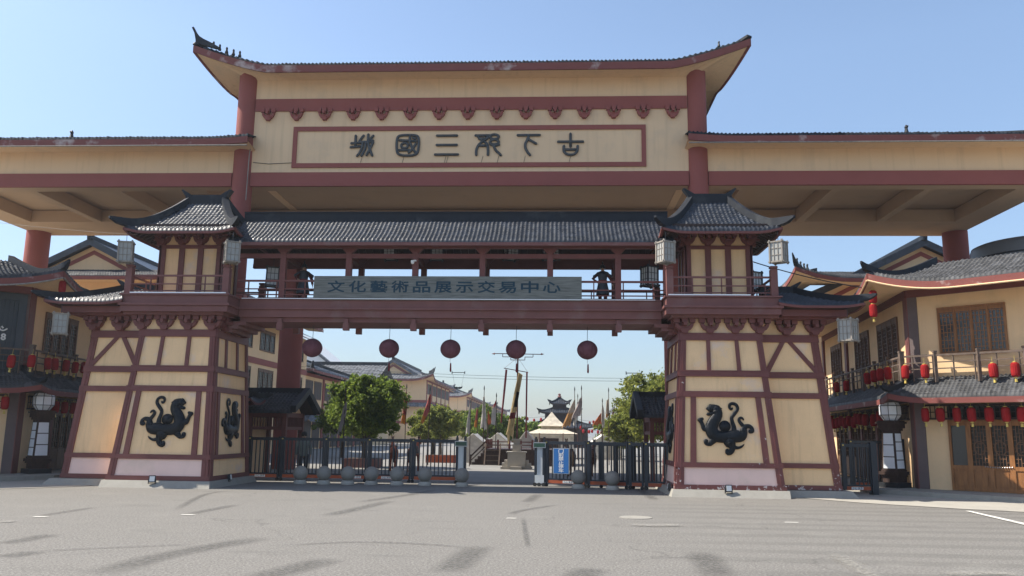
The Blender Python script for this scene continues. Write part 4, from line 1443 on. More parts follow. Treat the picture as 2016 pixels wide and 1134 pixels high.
tk = thing('water_tank', 'round black water tank with a small ladder on the right roof', 'water tank', (22.9, 34, 7.52))
MB().lathe([(2.3, 0), (2.3, 1.86), (2.26, 1.98), (2.1, 2.05), (.9, 2.14), (.01, 2.16)], (22.9, 34, 7.52), 40).build('body', M['tank_grey'], tk, smooth=True)
mb = MB()
for z in (.75, 1.45):
    mb.lathe([(2.315, z - .03), (2.335, z), (2.315, z + .03)], (22.9, 34, 7.52), 40)
mb.build('hoop', 'iron', tk)
mb = MB()
for dx in (-1.0, -.66):
    mb.tube([(22.9 + dx, 31.85, 7.6), (22.9 + dx, 31.85, 9.4), (22.9 + dx * .9, 32.2, 9.62)], .03, 6)
for k in range(6):
    mb.tube([(21.9, 31.85, 7.9 + k * .28), (22.24, 31.85, 7.9 + k * .28)], .02, 6)
mb.build('ladder', 'steel', tk)

# gabled houses behind the corner buildings
def gable_house(sx):
    left = sx < 0
    T = thing('gabled_house', ('left' if left else 'right') + ' gabled cream house with a dark red band along its gable, behind the corner building', 'house',
              (sx * 23.4, 50, 0), 'gabled houses behind the corner buildings')
    x0, x1, y0, y1 = 17.3, 29.6, 45.4, 67.5
    cx, za, zs = 23.4, 12.15, .50
    mb = MB(sx)
    ze = 10.3
    F = Fr((0, y0, 0), (1, 0, 0), (0, -1, 0))
    mb.prism(F, [(x0, 0), (x1, 0), (x1, za - (x1 - cx) * zs), (cx, za), (x0, za - (cx - x0) * zs)], -(y1 - y0), 0)
    mb.build('wall', 'plaster', T)
    FS = Fr((x0, y0, 0), (0, 1, 0), (-1, 0, 0))
    for z0, z1 in ((7.2, 8.7), (4.5, 5.95), (.2, 2.5)):
        for u0, u1 in ((2, 5), (6.5, 9.5), (11, 14), (15, 17.5), (18.4, 21)):
            window(T, sx, FS, u0, u1, z0, z1, 3, 'window_wood', 'glass', fine=False)
    mb = MB(sx)
    mb.fbox(FS, 0, y1 - y0, 6.2, 6.62, -.02, .06)
    mb.fbox(FS, 0, y1 - y0, 3.3, 3.6, -.02, .06)
    mb.build('band', 'red_paint', T)
    mb = MB(sx)
    for s in (-1, 1):
        xe = x0 if s < 0 else x1
        ze_ = za - abs(xe - cx) * zs
        mb.prism(F, [(xe, ze_ - .55), (cx, za - .55), (cx, za - .30), (xe, ze_ - .30)], 0, .03)
    mb.build('gable_band', 'red_paint', T)
    rb = MB(sx)
    for s in (-1, 1):
        xe = cx + s * 7.3
        n, k = 20, 8
        rows = []
        for i in range(n + 1):
            t = i / n
            x = xe + (cx - xe) * t
            z = za + .28 - abs(x - cx) * zs + .25 * (1 - t) ** 3
            rows.append([(x, y0 - .55 + (y1 - y0 + 1.1) * j / k, z) for j in range(k + 1)])
        rb.grid(rows)
        pts = [(xe + (cx - xe) * i / 12, y0 - .5, za - .1 - abs(xe + (cx - xe) * i / 12 - cx) * zs + .25 * (1 - i / 12) ** 3) for i in range(13)]
        rb.sweep(pts, .16, .40)
        rb.grid([[(p[0], p[1], p[2] - .22) for p in r] for r in rows])
    rf = rb.build('roof', 'tile', T)
    mb = MB(sx)
    mb.box(cx - .12, cx + .12, y0 - .6, y1 + .5, za + .2, za + .48)
    mb.prism(Fr((cx, y0 - .6, za + .2), (0, -1, 0), (1, 0, 0)), [(-.3, 0), (.10, 0), (.15, .42), (.06, .5), (-.08, .36)], -.11, .11)
    mb.build('ridge', 'ridge', rf)
    rb = MB(sx)                                            # pent roof across the front with an upturned corner
    C = (16.1, 43.7)
    up, zf = tile_slope(rb, C, (1, 0), (0, 1), 14, 1.8, 10.1, .62, conc=.2, U=.62, Lu=3.0, lo=lambda t: t * 1.6, pitch=.15, row=.25, amp=.03, ns=4, ends=(1, 0))
    tile_slope(rb, C, (0, 1), (1, 0), 24, 1.6, 10.1, .62, conc=.2, U=.62, Lu=3.0, lo=lambda t: t * 1.8, pitch=.15, row=.25, amp=.03, ns=4, ends=(1, 0))
    pf = rb.build('pent_roof', 'tile_grey', T, smooth=True, recalc=False)
    hl = hip_line(C, (17.7, 45.5), 10.1, .62, .2, .62, 3.2, ext=(.15, .3), lift=(.2, .55))
    MB(sx).sweep(hl, [.2] * 13 + [.14, .06], [.22] * 13 + [.2, .1], below=.04).build('hip_ridge', 'ridge', pf)
    for k in range(4):
        q = hl[11 - k * 2]
        mb = MB(sx)
        roof_beast(mb, (q[0], q[1], q[2] + .18), 1.0)
        mb.build('roof_beast', 'ridge', pf)
    fb, sf = MB(sx), MB(sx)
    for d, L, inw in (((1, 0), 14, (0, 1.75)), ((0, 1), 24, (1.25, 0))):
        pts = [(C[0] + d[0] * L * (i / 30) ** 1.6, C[1] + d[1] * L * (i / 30) ** 1.6, 10.1 + up(L * (i / 30) ** 1.6) - .28) for i in range(31)]
        fb.sweep(pts, .07, .2)
        sf.grid([[(x, y, z + .02) for x, y, z in pts], [(x + inw[0], y + inw[1], 9.95) for x, y, z in pts]])
    fb.build('fascia', 'red_fascia', pf)
    sf.build('soffit', 'plaster', pf)
    return T
for sx in (1, -1):
    gable_house(sx)
hb = thing('tiled_house', 'far left house with a plain grey tiled roof behind the gabled house', 'house', (-36, 66, 0))
mb = MB()
mb.box(-43, -27, 62.6, 74, 0, 12.0)
mb.build('wall', 'plaster', hb)
rb = MB()
tile_slope(rb, (-44, 61.6), (1, 0), (0, 1), 18, 6, 12.2, 2.6, conc=.1, pitch=.5, row=.6, amp=.06, ns=4)
tile_slope(rb, (-44, 75), (1, 0), (0, -1), 18, 7.4, 12.2, 2.6, conc=.1, pitch=.5, row=.6, amp=.06, ns=4)
rf = rb.build('roof', 'tile_far', hb, smooth=True, recalc=False)
mb = MB()
mb.box(-44, -26, 67.45, 67.75, 14.6, 15.1)
mb.build('ridge', 'ridge', rf)

# ================================================================== lanterns
def red_lantern(label, P, group, cord=.12, s=1.0, tilt=0):
    global RED
    if RED is None:
        RED = thing('red_lantern', label, 'lantern', (0, 0, 0), group)
        prof = [(.05, -.22), (.085, -.205), (.112, -.17), (.122, -.1), (.124, 0), (.122, .1), (.112, .17), (.085, .205), (.05, .22)]
        MB().lathe(prof, (0, 0, 0), 28, ripple=.045).build('body', 'lantern_red', RED)
        mb = MB()
        mb.lathe([(.055, .205), (.055, .24), (.03, .245)], (0, 0, 0), 12)
        mb.build('cap', 'gold', RED)
        mb = MB()
        mb.lathe([(.03, -.245), (.055, -.24), (.055, -.205)], (0, 0, 0), 12)
        mb.build('cap', 'gold', RED)
        mb = MB()
        mb.lathe([(.012, -.26), (.034, -.27), (.042, -.36), (.03, -.365)], (0, 0, 0), 9, ripple=.2)
        mb.build('tassel', 'gold', RED)
        MB().tube([(0, 0, .24), (0, 0, .42)], .006, 5).build('cord', 'gold', RED)
        o = RED
        o.location = P
    else:
        o = dup(RED, P, RNG.uniform(0, 3), label, group)
    o.rotation_euler = (RNG.uniform(-.04, .04), RNG.uniform(-.05, .05), RNG.uniform(0, 3))
    o.scale = (s * RNG.uniform(.94, 1.03),) * 2 + (s,)
RED = None
RNG = random.Random(4)
def fpt(F, u, d, z, sx=1):
    p = F.pt(u, z, d)
    return (p.x * sx, p.y, p.z)
for i, u in enumerate((.48, .92, 1.39, 1.80, 2.28, 2.72, 3.13)):
    red_lantern(ORD[i] + ' red lantern from the left in the row in front of the carved wooden doors', fpt(FA, u, .5, 2.44), 'lanterns before the wooden doors')
for i, (u, z) in enumerate(((9.67, 2.42), (9.22, 2.30), (8.54, 2.32), (7.88, 2.38), (7.28, 2.30), (6.58, 2.36), (5.78, 2.30), (5.36, 2.42), (4.82, 2.40), (4.1, 2.36), (3.0, 2.33), (2.13, 2.42))):
    red_lantern(ORD[i] + ' red lantern from the left in the crowded row behind the right lamp pillar', fpt(FB, u, .5, z), 'lanterns under the right street eave')
for i, (u, z) in enumerate(((8.64, 3.82), (6.92, 3.78), (3.66, 3.86), (2.76, 3.88), (1.97, 3.88), (1.05, 3.86))):
    red_lantern(ORD[i] + ' red lantern from the left along the right building balcony rail', fpt(FB, u, .45, z), 'lanterns on the right balcony')
for i, (u, z) in enumerate(((-.05, 3.80), (.55, 3.80), (2.48, 3.74), (3.06, 3.74))):
    red_lantern(ORD[6 + i] + ' red lantern from the left along the right building balcony rail', fpt(FA, u, .45, z), 'lanterns on the right balcony')
red_lantern('upper of two red lanterns hanging from the right upturned eave corner', (13.74, 27.2, 6.26), 'corner lanterns')
red_lantern('lower of two red lanterns hanging from the right upturned eave corner', (13.72, 27.2, 5.80), 'corner lanterns')
red_lantern('single red lantern under the upturned eave corner of the left building', (-13.62, 27.1, 6.47), 'corner lanterns')
for i, (x, y, z) in enumerate(LEFT_LAN):
    red_lantern(ORD[i] + ' red lantern from the left on the left building balcony rail', (x, y, z), 'lanterns on the left balcony')
for i, u in enumerate((1.53, 2.21, 2.87)):
    red_lantern(ORD[i] + ' red lantern from the left below the eave behind the left lamp pillar', fpt(FB, u, .5, 2.42, -1), 'lanterns under the left street eave')
red_lantern('lone red lantern above an orange notice at the left edge', LEFT_LO, 'lanterns under the left street eave')

def square_lantern(label, P, rot, dark=False):
    global SQL
    key = 'dark' if dark else 'grey'
    if key not in SQL:
        o = thing('square_lantern', label, 'lantern', (0, 0, 0), 'square frame lanterns')
        h, w_ = .30, .19
        fw = 'iron' if dark else 'old_wood'
        mb = MB()
        for x in (-w_, w_):
            for y in (-w_, w_):
                mb.box(x - .022, x + .022, y - .022, y + .022, -h - .05, h + .06)
        for z in (-h, h):
            for k in (-w_, w_):
                mb.box(-w_ - .05, w_ + .05, k - .018, k + .018, z - .022, z + .022)
                mb.box(k - .017, k + .017, -w_ - .05, w_ + .05, z - .020, z + .024)
        for k in (-w_, w_):
            for q in (-.06, .06):
                mb.box(q - .007, q + .007, k - .008, k + .008, -h, h)
                mb.box(k - .008, k + .008, q - .007, q + .007, -h, h)
            for q in (-.10, .10):
                mb.box(-w_, w_, k - .007, k + .007, q - .007, q + .007)
                mb.box(k - .007, k + .007, -w_, w_, q - .007, q + .007)
        mb.build('frame', fw, o)
        mb = MB()
        for k in (-w_ + .012, w_ - .012):
            mb.box(-w_ + .02, w_ - .02, k - .003, k + .003, -h + .02, h - .02)
            mb.box(k - .003, k + .003, -w_ + .02, w_ - .02, -h + .02, h - .02)
        mb.build('paper', 'paper' if dark else 'paper_grey', o)
        MB().tube([(0, 0, h), (0, 0, h + .34)], .008, 5).build('cord', 'iron', o)
        SQL[key] = o
        o.location = P
    else:
        o = dup(SQL[key], P, rot, label)
    o.rotation_euler = (RNG.uniform(-.02, .02), RNG.uniform(-.03, .03), rot)
SQL = {}
for lab, P, rot, dk_ in (
        ('grey square lantern under the outer eave corner of the left tower', (-9.9, 24.2, 7.05), .35, 0),
        ('grey square lantern at the left end of the bridge roof', (-6.56, 24.2, 7.05), .55, 0),
        ('grey square lantern beside the left building window, under the side roof', (-11.77, 24.25, 4.82), .5, 0),
        ('pale square lantern at the right end of the bridge roof', (6.62, 24.2, 7.07), .5, 0),
        ('grey square lantern against the sky right of the right tower roof', (9.94, 24.2, 7.08), .9, 0),
        ('grey square lantern before the right building, under the side roof', (11.83, 24.2, 4.77), .75, 0),
        ('dark framed square lantern on the bridge beside the left tower', (-5.95, 26.2, 6.66), .3, 1),
        ('dark framed square lantern on the bridge beside the right tower', (6.34, 26.0, 6.68), .5, 1),
        ('dark framed square lantern behind the right tower balcony', (9.75, 26.6, 6.62), .5, 1)):
    square_lantern(lab, P, rot, bool(dk_))
for i, x in enumerate((-2.1, -.55, 1.9, 3.2)):
    square_lantern('dim square lantern in the shade under the bridge roof, ' + ORD[i] + ' from the left', (x, 26.3, 7.60), .2 * i, True)

def globe_lantern(i, x, tas):
    o = thing('globe_lantern', ORD[i] + ' from the left of the five faded red globe lanterns hanging under the bridge', 'lantern', (x, 26, 4.32), 'globe lanterns under the bridge')
    n = 14
    prof = [(max(.04, .325 * math.sin(math.pi * k / n)), -.30 * math.cos(math.pi * k / n)) for k in range(n + 1)]
    MB().lathe(prof, (x, 26, 4.32), 32, ripple=.035).build('globe', 'lantern_faded', o)
    MB().tube([(x, 26, 4.6), (x + .01, 26, 5.1)], .008, 5).build('cord', 'iron', o)
    if tas:
        mb = MB()
        mb.tube([(x, 26, 4.03), (x, 26, 3.9)], .005, 5)
        mb.lathe([(.004, -.16), (.022, -.2), (.03, -.42), (.015, -.46)], (x + .02, 26, 4.05), 8)
        mb.build('tassel', 'tassel', o)
for i, (x, t_) in enumerate(((-4.44, 0), (-1.95, 1), (.02, 1), (2.11, 1), (4.36, 1))):
    globe_lantern(i, x, t_)

# ================================================================== lamp pillars, floodlights, bollards
def lamp_pillar(sx):
    side = 'right' if sx > 0 else 'left'
    X, Y_ = 14.30 * sx, 27.85
    o = thing('lamp_pillar', 'tall dark lamp pillar with white panels and an octagonal lantern before the ' + side + ' building', 'lamp pillar', (0, 0, 0), 'lamp pillars')
    mb = MB()
    mb.box(-.36, .36, -.36, .36, 0, .16)
    mb.build('base', 'iron', o)
    mb = MB()
    for z0, z1, r in ((.16, .34, .25), (.34, .40, .29), (.40, .50, .33), (.50, .56, .28), (1.80, 1.88, .25), (1.88, 2.02, .30), (2.02, 2.08, .34), (2.08, 2.12, .30)):
        mb.box(-r, r, -r, r, z0, z1)
    mb.hexa([(-.25, -.25, .56), (.25, -.25, .56), (.25, .25, .56), (-.25, .25, .56), (-.205, -.205, 1.8), (.205, -.205, 1.8), (.205, .205, 1.8), (-.205, .205, 1.8)])
    mb.build('body', 'dark_wood', o)
    pn = MB()
    for k in range(4):
        c, s = math.cos(k * math.pi / 2), math.sin(k * math.pi / 2)
        rows = 3 if k % 2 == 0 else 4
        for r_ in range(rows):
            za, zb = .60 + 1.14 * r_ / rows, .60 + 1.14 * (r_ + 1) / rows - .03
            q = []
            for z, e in ((za, -1), (za, 1), (zb, 1), (zb, -1)):
                wd = .25 - .045 * (z - .56) / 1.24
                q.append((e * (wd - .05), -wd - .006))
            pts = [(x * c - y * s, x * s + y * c, z) for (x, y), z in zip(q, (za, za, zb, zb))]
            ins = [(x * c - (y + .02) * s, x * s + (y + .02) * c, z) for (x, y), z in zip(q, (za, za, zb, zb))]
            pn.hexa([pts[0], pts[1], ins[1], ins[0], pts[3], pts[2], ins[2], ins[3]])
    pn.build('panel', 'white_panel', o)
    prof = [(.20, 2.12), (.335, 2.30), (.335, 2.60), (.20, 2.80)]
    lh = MB().lathe(prof, (0, 0, 0), 8, rot=R(22.5)).build('lamp_head', 'white_panel', o)
    mb = MB()
    for k in range(8):
        t = R(22.5 + 45 * k)
        mb.tube([(r * 1.01 * math.cos(t), r * 1.01 * math.sin(t), z) for r, z in prof], .011, 5)
        t2 = R(67.5 + 45 * k)
        for r, z in prof:
            mb.tube([(r * 1.01 * math.cos(t), r * 1.01 * math.sin(t), z), (r * 1.01 * math.cos(t2), r * 1.01 * math.sin(t2), z)], .011, 5)
    mb.lathe([(.22, 2.79), (.10, 2.84), (.02, 2.9)], (0, 0, 0), 8, rot=R(22.5))
    mb.build('lamp_frame', 'iron', lh)
    o.location = (X, Y_, .15)
    o.rotation_euler = (0, 0, sx * -.92)
for sx in (1, -1):
    lamp_pillar(sx)

def floodlight(label, P, rz):
    o = thing('floodlight', label, 'floodlight', (0, 0, 0), 'floodlights at the tower feet')
    mb = MB()
    mb.hexa([(-.09, -.03, .05), (.09, -.03, .05), (.09, .05, .03), (-.09, .05, .03), (-.09, -.03 + .03, .24), (.09, -.03 + .03, .24), (.09, .07, .22), (-.09, .07, .22)])
    mb.box(-.11, -.092, .0, .04, 0, .14)
    mb.box(.092, .11, .0, .04, 0, .14)
    mb.box(-.11, .11, .0, .04, 0, .012)
    mb.build('housing', 'iron', o)
    mb = MB()
    mb.hexa([(-.07, -.036, .07), (.07, -.036, .07), (.07, -.02, .07), (-.07, -.02, .07), (-.07, -.012, .215), (.07, -.012, .215), (.07, 0, .215), (-.07, 0, .215)])
    mb.build('glass', 'white', o)
    o.location = P
    o.rotation_euler = (0, 0, rz)
floodlight('small black floodlight on the plinth before the left tower', (-8.36, 24.02, .12), .3)
floodlight('small black floodlight on the plinth before the right tower', (8.23, 24.02, .12), .15)
floodlight('small floodlight on the gate side of the left tower foot', (-6.66, 25.6, .12), 1.7)
floodlight('small floodlight on the gate side of the right tower foot', (6.64, 24.7, .12), -1.7)

BOL = None
for i, (x, y) in enumerate(((-4.90, 27.0), (-4.14, 27.05), (-3.36, 27.1), (-2.60, 27.15), (-1.77, 27.2), (-.86, 27.2), (.36, 27.1), (4.1, 27.1), (5.16, 26.7))):
    lab = (ORD[i] + ' from the left of the stone ball bollards in front of the left sliding gate') if i < 7 else \
          ('stone ball bollard in front of the right gate, ' + ('beside the blue sign' if i == 7 else 'nearer the right tower'))
    if BOL is None:
        BOL = thing('ball_bollard', lab, 'bollard', (0, 0, 0), 'stone ball bollards')
        MB().lathe([(.215, 0), (.215, .05), (.185, .10), (.17, .13)], (0, 0, 0), 28).build('base', 'stone', BOL)
        MB().ball((0, 0, .345), .235, 32).build('ball', 'granite', BOL, smooth=True)
        BOL.location = (x, y, 0)
    else:
        dup(BOL, (x, y, 0), i * 1.3, lab)

# ================================================================== sliding gates
def gate_panel(G, p0, p1, z0=.13, ztop=1.47, posts=(.05, .05), gap=.125, strip=True, plate=None, off=0, cover=None):
    p0, p1 = Vector((*p0, 0)), Vector((*p1, 0))
    F = Fr(p0, p1 - p0)
    L = (p1 - p0).length
    mb = MB()
    mb.fbox(F, 0, L, ztop - .10, ztop, -.035, .035)
    mb.fbox(F, 0, L, z0 + .09, z0 + .14, -.03, .03)
    mb.fbox(F, 0, .11, z0, ztop + .03, -.04, .042)
    mb.fbox(F, L - .06, L, z0, ztop + .03, -.04, .042)
    n = max(2, int(L / gap))
    for i in range(1, n):
        u = L * i / n
        mb.fbox(F, u - .017, u + .017, z0 + .14, ztop - .10, -.018, .018)
    o = mb.build('panel', 'gate_metal', G)
    if strip:
        s = MB()
        s.fbox(F, .11, L - .06, z0 - .02, z0 + .085, -.03, .032)
        s.build('strip', 'orange_strip', o)
        if plate:
            s = MB()
            s.fbox(F, plate, plate + .36, z0 - .005, z0 + .07, .032, .038)
            s.build('plate', 'white', o)
            pp = F.pt(plate + .18, z0 + .03, .040)
            lettering('lettering', '小心 夹手', .075, pp, F.ux, F.n, 'sign_ink', o, .001)
    for u in (.05, L - .05):
        wm = MB()
        c = F.pt(u, .055, .0)
        wm.tube([c - F.n * .03, c + F.n * .03], .055, 14)
        wm.box(c.x - .025, c.x + .025, c.y - .025, c.y + .025, .05, z0)
        wm.build('wheel', 'rubber', o)
    mb = MB()
    mb.fbox(F, .03, .08, ztop - .06, ztop - .02, .042, .05)
    mb.build('latch', 'gold', o)
    return F

def gate_head(G, P, rz):
    c = Matrix.Translation((*P, 0)) @ Matrix.Rotation(rz, 4, 'Z')
    def B(mb, *a):
        b0 = len(mb.v)
        mb.box(*a)
        for i in range(b0, len(mb.v)):
            mb.v[i] = tuple(c @ Vector(mb.v[i]))
    mb = MB()
    for x in (-.17, .11):
        B(mb, x, x + .07, -.10, .10, .14, 1.54)
        B(mb, x + .01, x + .06, -.05, .05, 1.54, 1.60)
    B(mb, -.17, .18, -.09, .09, .14, .22)
    o = mb.build('motor_frame', 'gate_metal', G)
    mb = MB()
    B(mb, -.09, .10, -.075, .075, .22, 1.26)
    B(mb, -.15, .16, -.115, -.10, .10, .36)
    mb.build('motor_cover', 'paper', o)
    mb = MB()
    B(mb, -.20, .22, -.14, -.10, 1.24, 1.42)
    d = mb.build('display', 'steel', o)
    mb = MB()
    B(mb, -.18, .20, -.145, -.141, 1.265, 1.395)
    mb.build('screen', M['screen'], d)
    mb = MB()
    for x in (-.14, 0, .15):
        q = c @ Vector((x, -.12, .06))
        mb.lathe([(.06, 0)], (0, 0, 0), 4) if False else None
        mb.tube([c @ Vector((x, -.15, .06)), c @ Vector((x, -.09, .06))], .06, 14)
    mb.build('wheel', 'rubber', o)
M['screen'] = plain('display_green', (.02, .07, .045), .3)
G1 = thing('sliding_gate', 'long dark sliding gate with a white motor post, left of the driveway', 'gate', (-3.4, 28.5, 0), 'sliding gates across the entrance')
for i in range(len(GL) - 1):
    gate_panel(G1, (GL[i] + (.02 if i else 0), 28.5 + .03 * (i % 2)), (GL[i + 1], 28.5 + .03 * (i % 2)), plate={0: .3, 3: .5, 2: .95}.get(i), ztop=1.46)
gate_head(G1, (.16, 28.45), 0)
G2 = thing('sliding_gate', 'shorter dark close-barred sliding gate beside the right tower, behind two bollards', 'gate', (4.6, 27.3, 0), 'sliding gates across the entrance')
def gp2(k): return (lerp(2.95, 6.95, k), lerp(27.82, 26.55, k))
for i, (a, b_) in enumerate(((.02, .355), (.36, .68), (.685, .80), (.81, .99))):
    gate_panel(G2, gp2(a), gp2(b_), plate={0: .62}.get(i), ztop=1.46)
def gp3(k): q = gp2(k); return (q[0] + .05, q[1] + .14)
for a, b_ in ((.45, .70), (.56, .82), (.70, .98)):
    gate_panel(G2, gp3(a), gp3(b_), ztop=1.44, strip=False)
gate_head(G2, (2.86, 27.86), R(-12))
Ns = thing('notice_board', 'blue notice with white characters hung on the right sliding gate', 'sign', (3.55, 27.45, 0))
q0, q1 = Vector((*gp2(.095), 0)), Vector((*gp2(.22), 0))
Fn = Fr(q0, q1 - q0)
wn_ = (q1 - q0).length
mb = MB()
mb.fbox(Fn, -.02, wn_ + .02, .42, 1.245, .07, .085)
mb.build('frame', 'steel', Ns)
mb = MB()
mb.fbox(Fn, .01, wn_ - .01, .44, 1.225, .085, .09)
bd = mb.build('board', 'blue_sign', Ns)
for i, ch in enumerate('门前禁止停车'):
    lettering('character', ch, .135, Fn.pt(wn_ / 2, 1.145 - i * .125, .092), Fn.ux, Fn.n, 'white', bd, .001, .003, width=.17)
for lab, a, b_, zt in (('dark slatted gate leaf standing between the right tower and the lamp pillar', (12.1, 26.2), (13.0, 26.25), 1.52),
                       ('dark slatted gate leaf behind the right lamp pillar', (13.15, 28.55), (14.93, 28.8), 1.62),
                       ('dark slatted gate behind the left lamp pillar', (-14.9, 30.6), (-12.2, 30.6), 1.55)):
    g = thing('side_gate', lab, 'gate', (a[0], a[1], 0), 'side gates')
    gate_panel(g, a, b_, ztop=zt, z0=.16, plate=.25 if b_[0] < 13.2 and a[0] > 0 else None)
    mb = MB()
    mb.box(b_[0] - .02, b_[0] + .16, b_[1] - .09, b_[1] + .09, 0, zt + .06)
    mb.build('post', 'gate_metal', g)
bn = thing('waste_bin', 'small green bin beside the left lamp pillar', 'bin', (-13.75, 29.3, .15))
MB().lathe([(.12, 0), (.15, .42), (.16, .44), (.13, .5)], (-13.75, 29.3, .15), 14).build('body', M['bin_green'], bn)
MB().lathe([(.165, .42), (.165, .46), (.10, .54), (.02, .55)], (-13.75, 29.3, .15), 14).build('lid', M['bin_green'], bn)

# ================================================================== inside the gate: huts, monument, flags
def hut(sx):
    left = sx < 0
    T = thing('gate_hut', ('left' if left else 'right') + ' small timber gate hut with a dark tiled gable roof behind the sliding gate', 'hut', (sx * 8, 32.4, 0), 'gate huts')
    x0, x1, y0, y1 = 6.88, 10.9, 31.3, 33.6
    cy = (y0 + y1) / 2
    for x in (x0 + .08, 8.3, x1 - .1):
        for y in (y0 + .08, y1 - .08):
            mb = MB(sx)
            mb.box(x - .08, x + .08, y - .08, y + .08, 0, 2.38)
            mb.build('post', 'maroon', T)
    mb = MB(sx)
    for y in (y0 + .08, y1 - .08):
        mb.box(x0, x1, y - .06, y + .06, 2.2, 2.38)
        mb.box(x0 + .16, x1, y - .05, y + .05, 1.72, 1.84)
    mb.box(x0 + .02, x0 + .14, y0 + .16, y1 - .16, 2.2, 2.379)
    mb.box(x0 + .03, x0 + .13, y0 + .16, y1 - .16, 1.72, 1.84)
    for i in range(12):
        y = y0 + .26 + i * .16
        mb.box(x0 + .06, x0 + .10, y - .015, y + .015, 1.84, 2.2)
    for i in range(14):
        x = x0 + .26 + i * .11
        for y in (y0 + .08, y1 - .08):
            mb.box(x - .015, x + .015, y - .02, y + .02, 1.84, 2.2)
    mb.build('beam', 'maroon', T)
    mb = MB(sx)
    mb.box(8.38, x1 - .18, y0 + .04, y1 - .04, .0, 2.19)
    mb.build('wall', 'plaster', T)
    mb = MB(sx)
    mb.prism(Fr((x0 + .05, y0, 0), (0, 1, 0), (-1, 0, 0)), [(.2, 2.38), (y1 - y0 - .2, 2.38), (cy - y0, 2.95)], -.1, -.04)
    mb.build('gable', 'plaster', T)
    F = Fr((8.4, y0 + .04, 0), (1, 0, 0), (0, -1, 0))
    window(T, sx, F, .35, 1.15, .75, 1.6, 2, 'dark_wood', 'glass', fine=False, head=.05)
    window(T, sx, F, 1.4, 2.0, .05, 1.7, 1, 'dark_wood', 'glass', fine=False, head=.05, foot=.4, name='door')
    rb = MB(sx)
    for C, iw in (((x0 - .35, y0 - .45), (0, 1)), ((x0 - .35, y1 + .45), (0, -1))):
        tile_slope(rb, C, (1, 0), iw, 4.6, cy - y0 + .45, 2.42, .78, conc=.15, pitch=.15, row=.2, amp=.03)
    rf = rb.build('roof', 'tile', T, smooth=True, recalc=False)
    mb = MB(sx)
    mb.box(x0 - .35, x1 + .1, cy - .1, cy + .1, 3.12, 3.36)
    mb.build('ridge', 'ridge', rf)
    for s in (-1, 1):
        mb = MB(sx)
        ye = cy + s * (cy - y0 + .5)
        pts = [(x0 - .40, lerp(cy, ye, k / 8), 3.24 - .80 * (k / 8) + .04 * (k / 8) ** 3) for k in range(9)]
        mb.sweep(pts, .22, .26, below=.12)
        mb.build('verge', 'ridge', rf)
    mb = MB(sx)
    mb.grid([[(x0 - .3, y0 - .4, 2.34), (x1, y0 - .4, 2.34)], [(x0 - .3, cy, 3.08), (x1, cy, 3.08)], [(x0 - .3, y1 + .4, 2.34), (x1, y1 + .4, 2.34)]])
    mb.build('soffit', 'dark_wood', rf)
    if left:                                              # lower hipped wing against the tower
        hip_roof(T, sx, 7.7, 10.9, 29.6, 31.1, 2.75, 3.35, 8.6, 10.2, 30.35, conc=.4, U=.15, Lu=.7, pitch=.14, row=.16, amp=.03, rw=.16, rh=.2, bh=.08, ext=(.15, .3), lift=(.04, .14), name='wing_roof', ridge_h=.2)
for sx in (-1, 1):
    hut(sx)

FP = thing('flagpole_monument', 'stepped stone pedestal carrying a tall pole with arrow crossbars', 'monument', (1.5, 40.6, 0))
mb = MB()
mb.box(.74, 2.26, 40.3, 40.9, 0, .12)
for a in ((.80, 1.08, .12, .30), (.92, 1.08, .30, .44), (1.92, 2.20, .12, .30), (1.92, 2.08, .30, .44)):
    mb.box(a[0], a[1], 40.38, 40.82, a[2], a[3])
mb.box(1.24, 1.76, 39.9, 41.3, 0, .14)
mb.box(1.08, 1.92, 40.2, 41.0, .12, .78)
mb.box(1.02, 1.98, 40.14, 41.06, .78, .84)
mb.box(1.30, 1.70, 40.4, 40.8, .84, 1.12)
mb.box(1.26, 1.74, 40.36, 40.84, 1.12, 1.18)
mb.box(1.34, 1.66, 40.44, 40.76, 1.18, 1.36)
mb.box(1.26, 1.74, 40.36, 40.84, 1.36, 1.44)
mb.build('pedestal', 'stone', FP)
MB().tube([(1.5, 40.6, 1.4), (1.5, 40.6, 5.75)], [.045, .035], 10).build('pole', 'maroon', FP)
mb = MB()
mb.bar((.36, 40.6, 5.58), (2.64, 40.6, 5.56), .035)
for s, x in ((-1, .36), (1, 2.64)):
    mb.tube([(x, 40.6, 5.57), (x + s * .16, 40.6, 5.57)], [.055, .002], 8)
for s in (-1, 1):
    for a, b_ in (((1.5, 5.27), (1.5 + s * .35, 5.27)), ((1.5 + s * .35, 5.27), (1.5 + s * .35, 5.42)), ((1.5 + s * .35, 5.42), (1.5 + s * .75, 5.42)), ((1.5 + s * .75, 5.42), (1.5 + s * .75, 5.56))):
        mb.bar((a[0], 40.6, a[1]), (b_[0], 40.6, b_[1]), .03)
mb.bar((.82, 40.55, 4.86), (2.02, 40.55, 4.66), .035)
mb.tube([(1.5, 40.58, 5.4), (.85, 40.55, 4.86)], .006, 4)
mb.tube([(1.5, 40.58, 5.4), (2.0, 40.55, 4.67)], .006, 4)
mb.build('crossbar', 'maroon', FP)

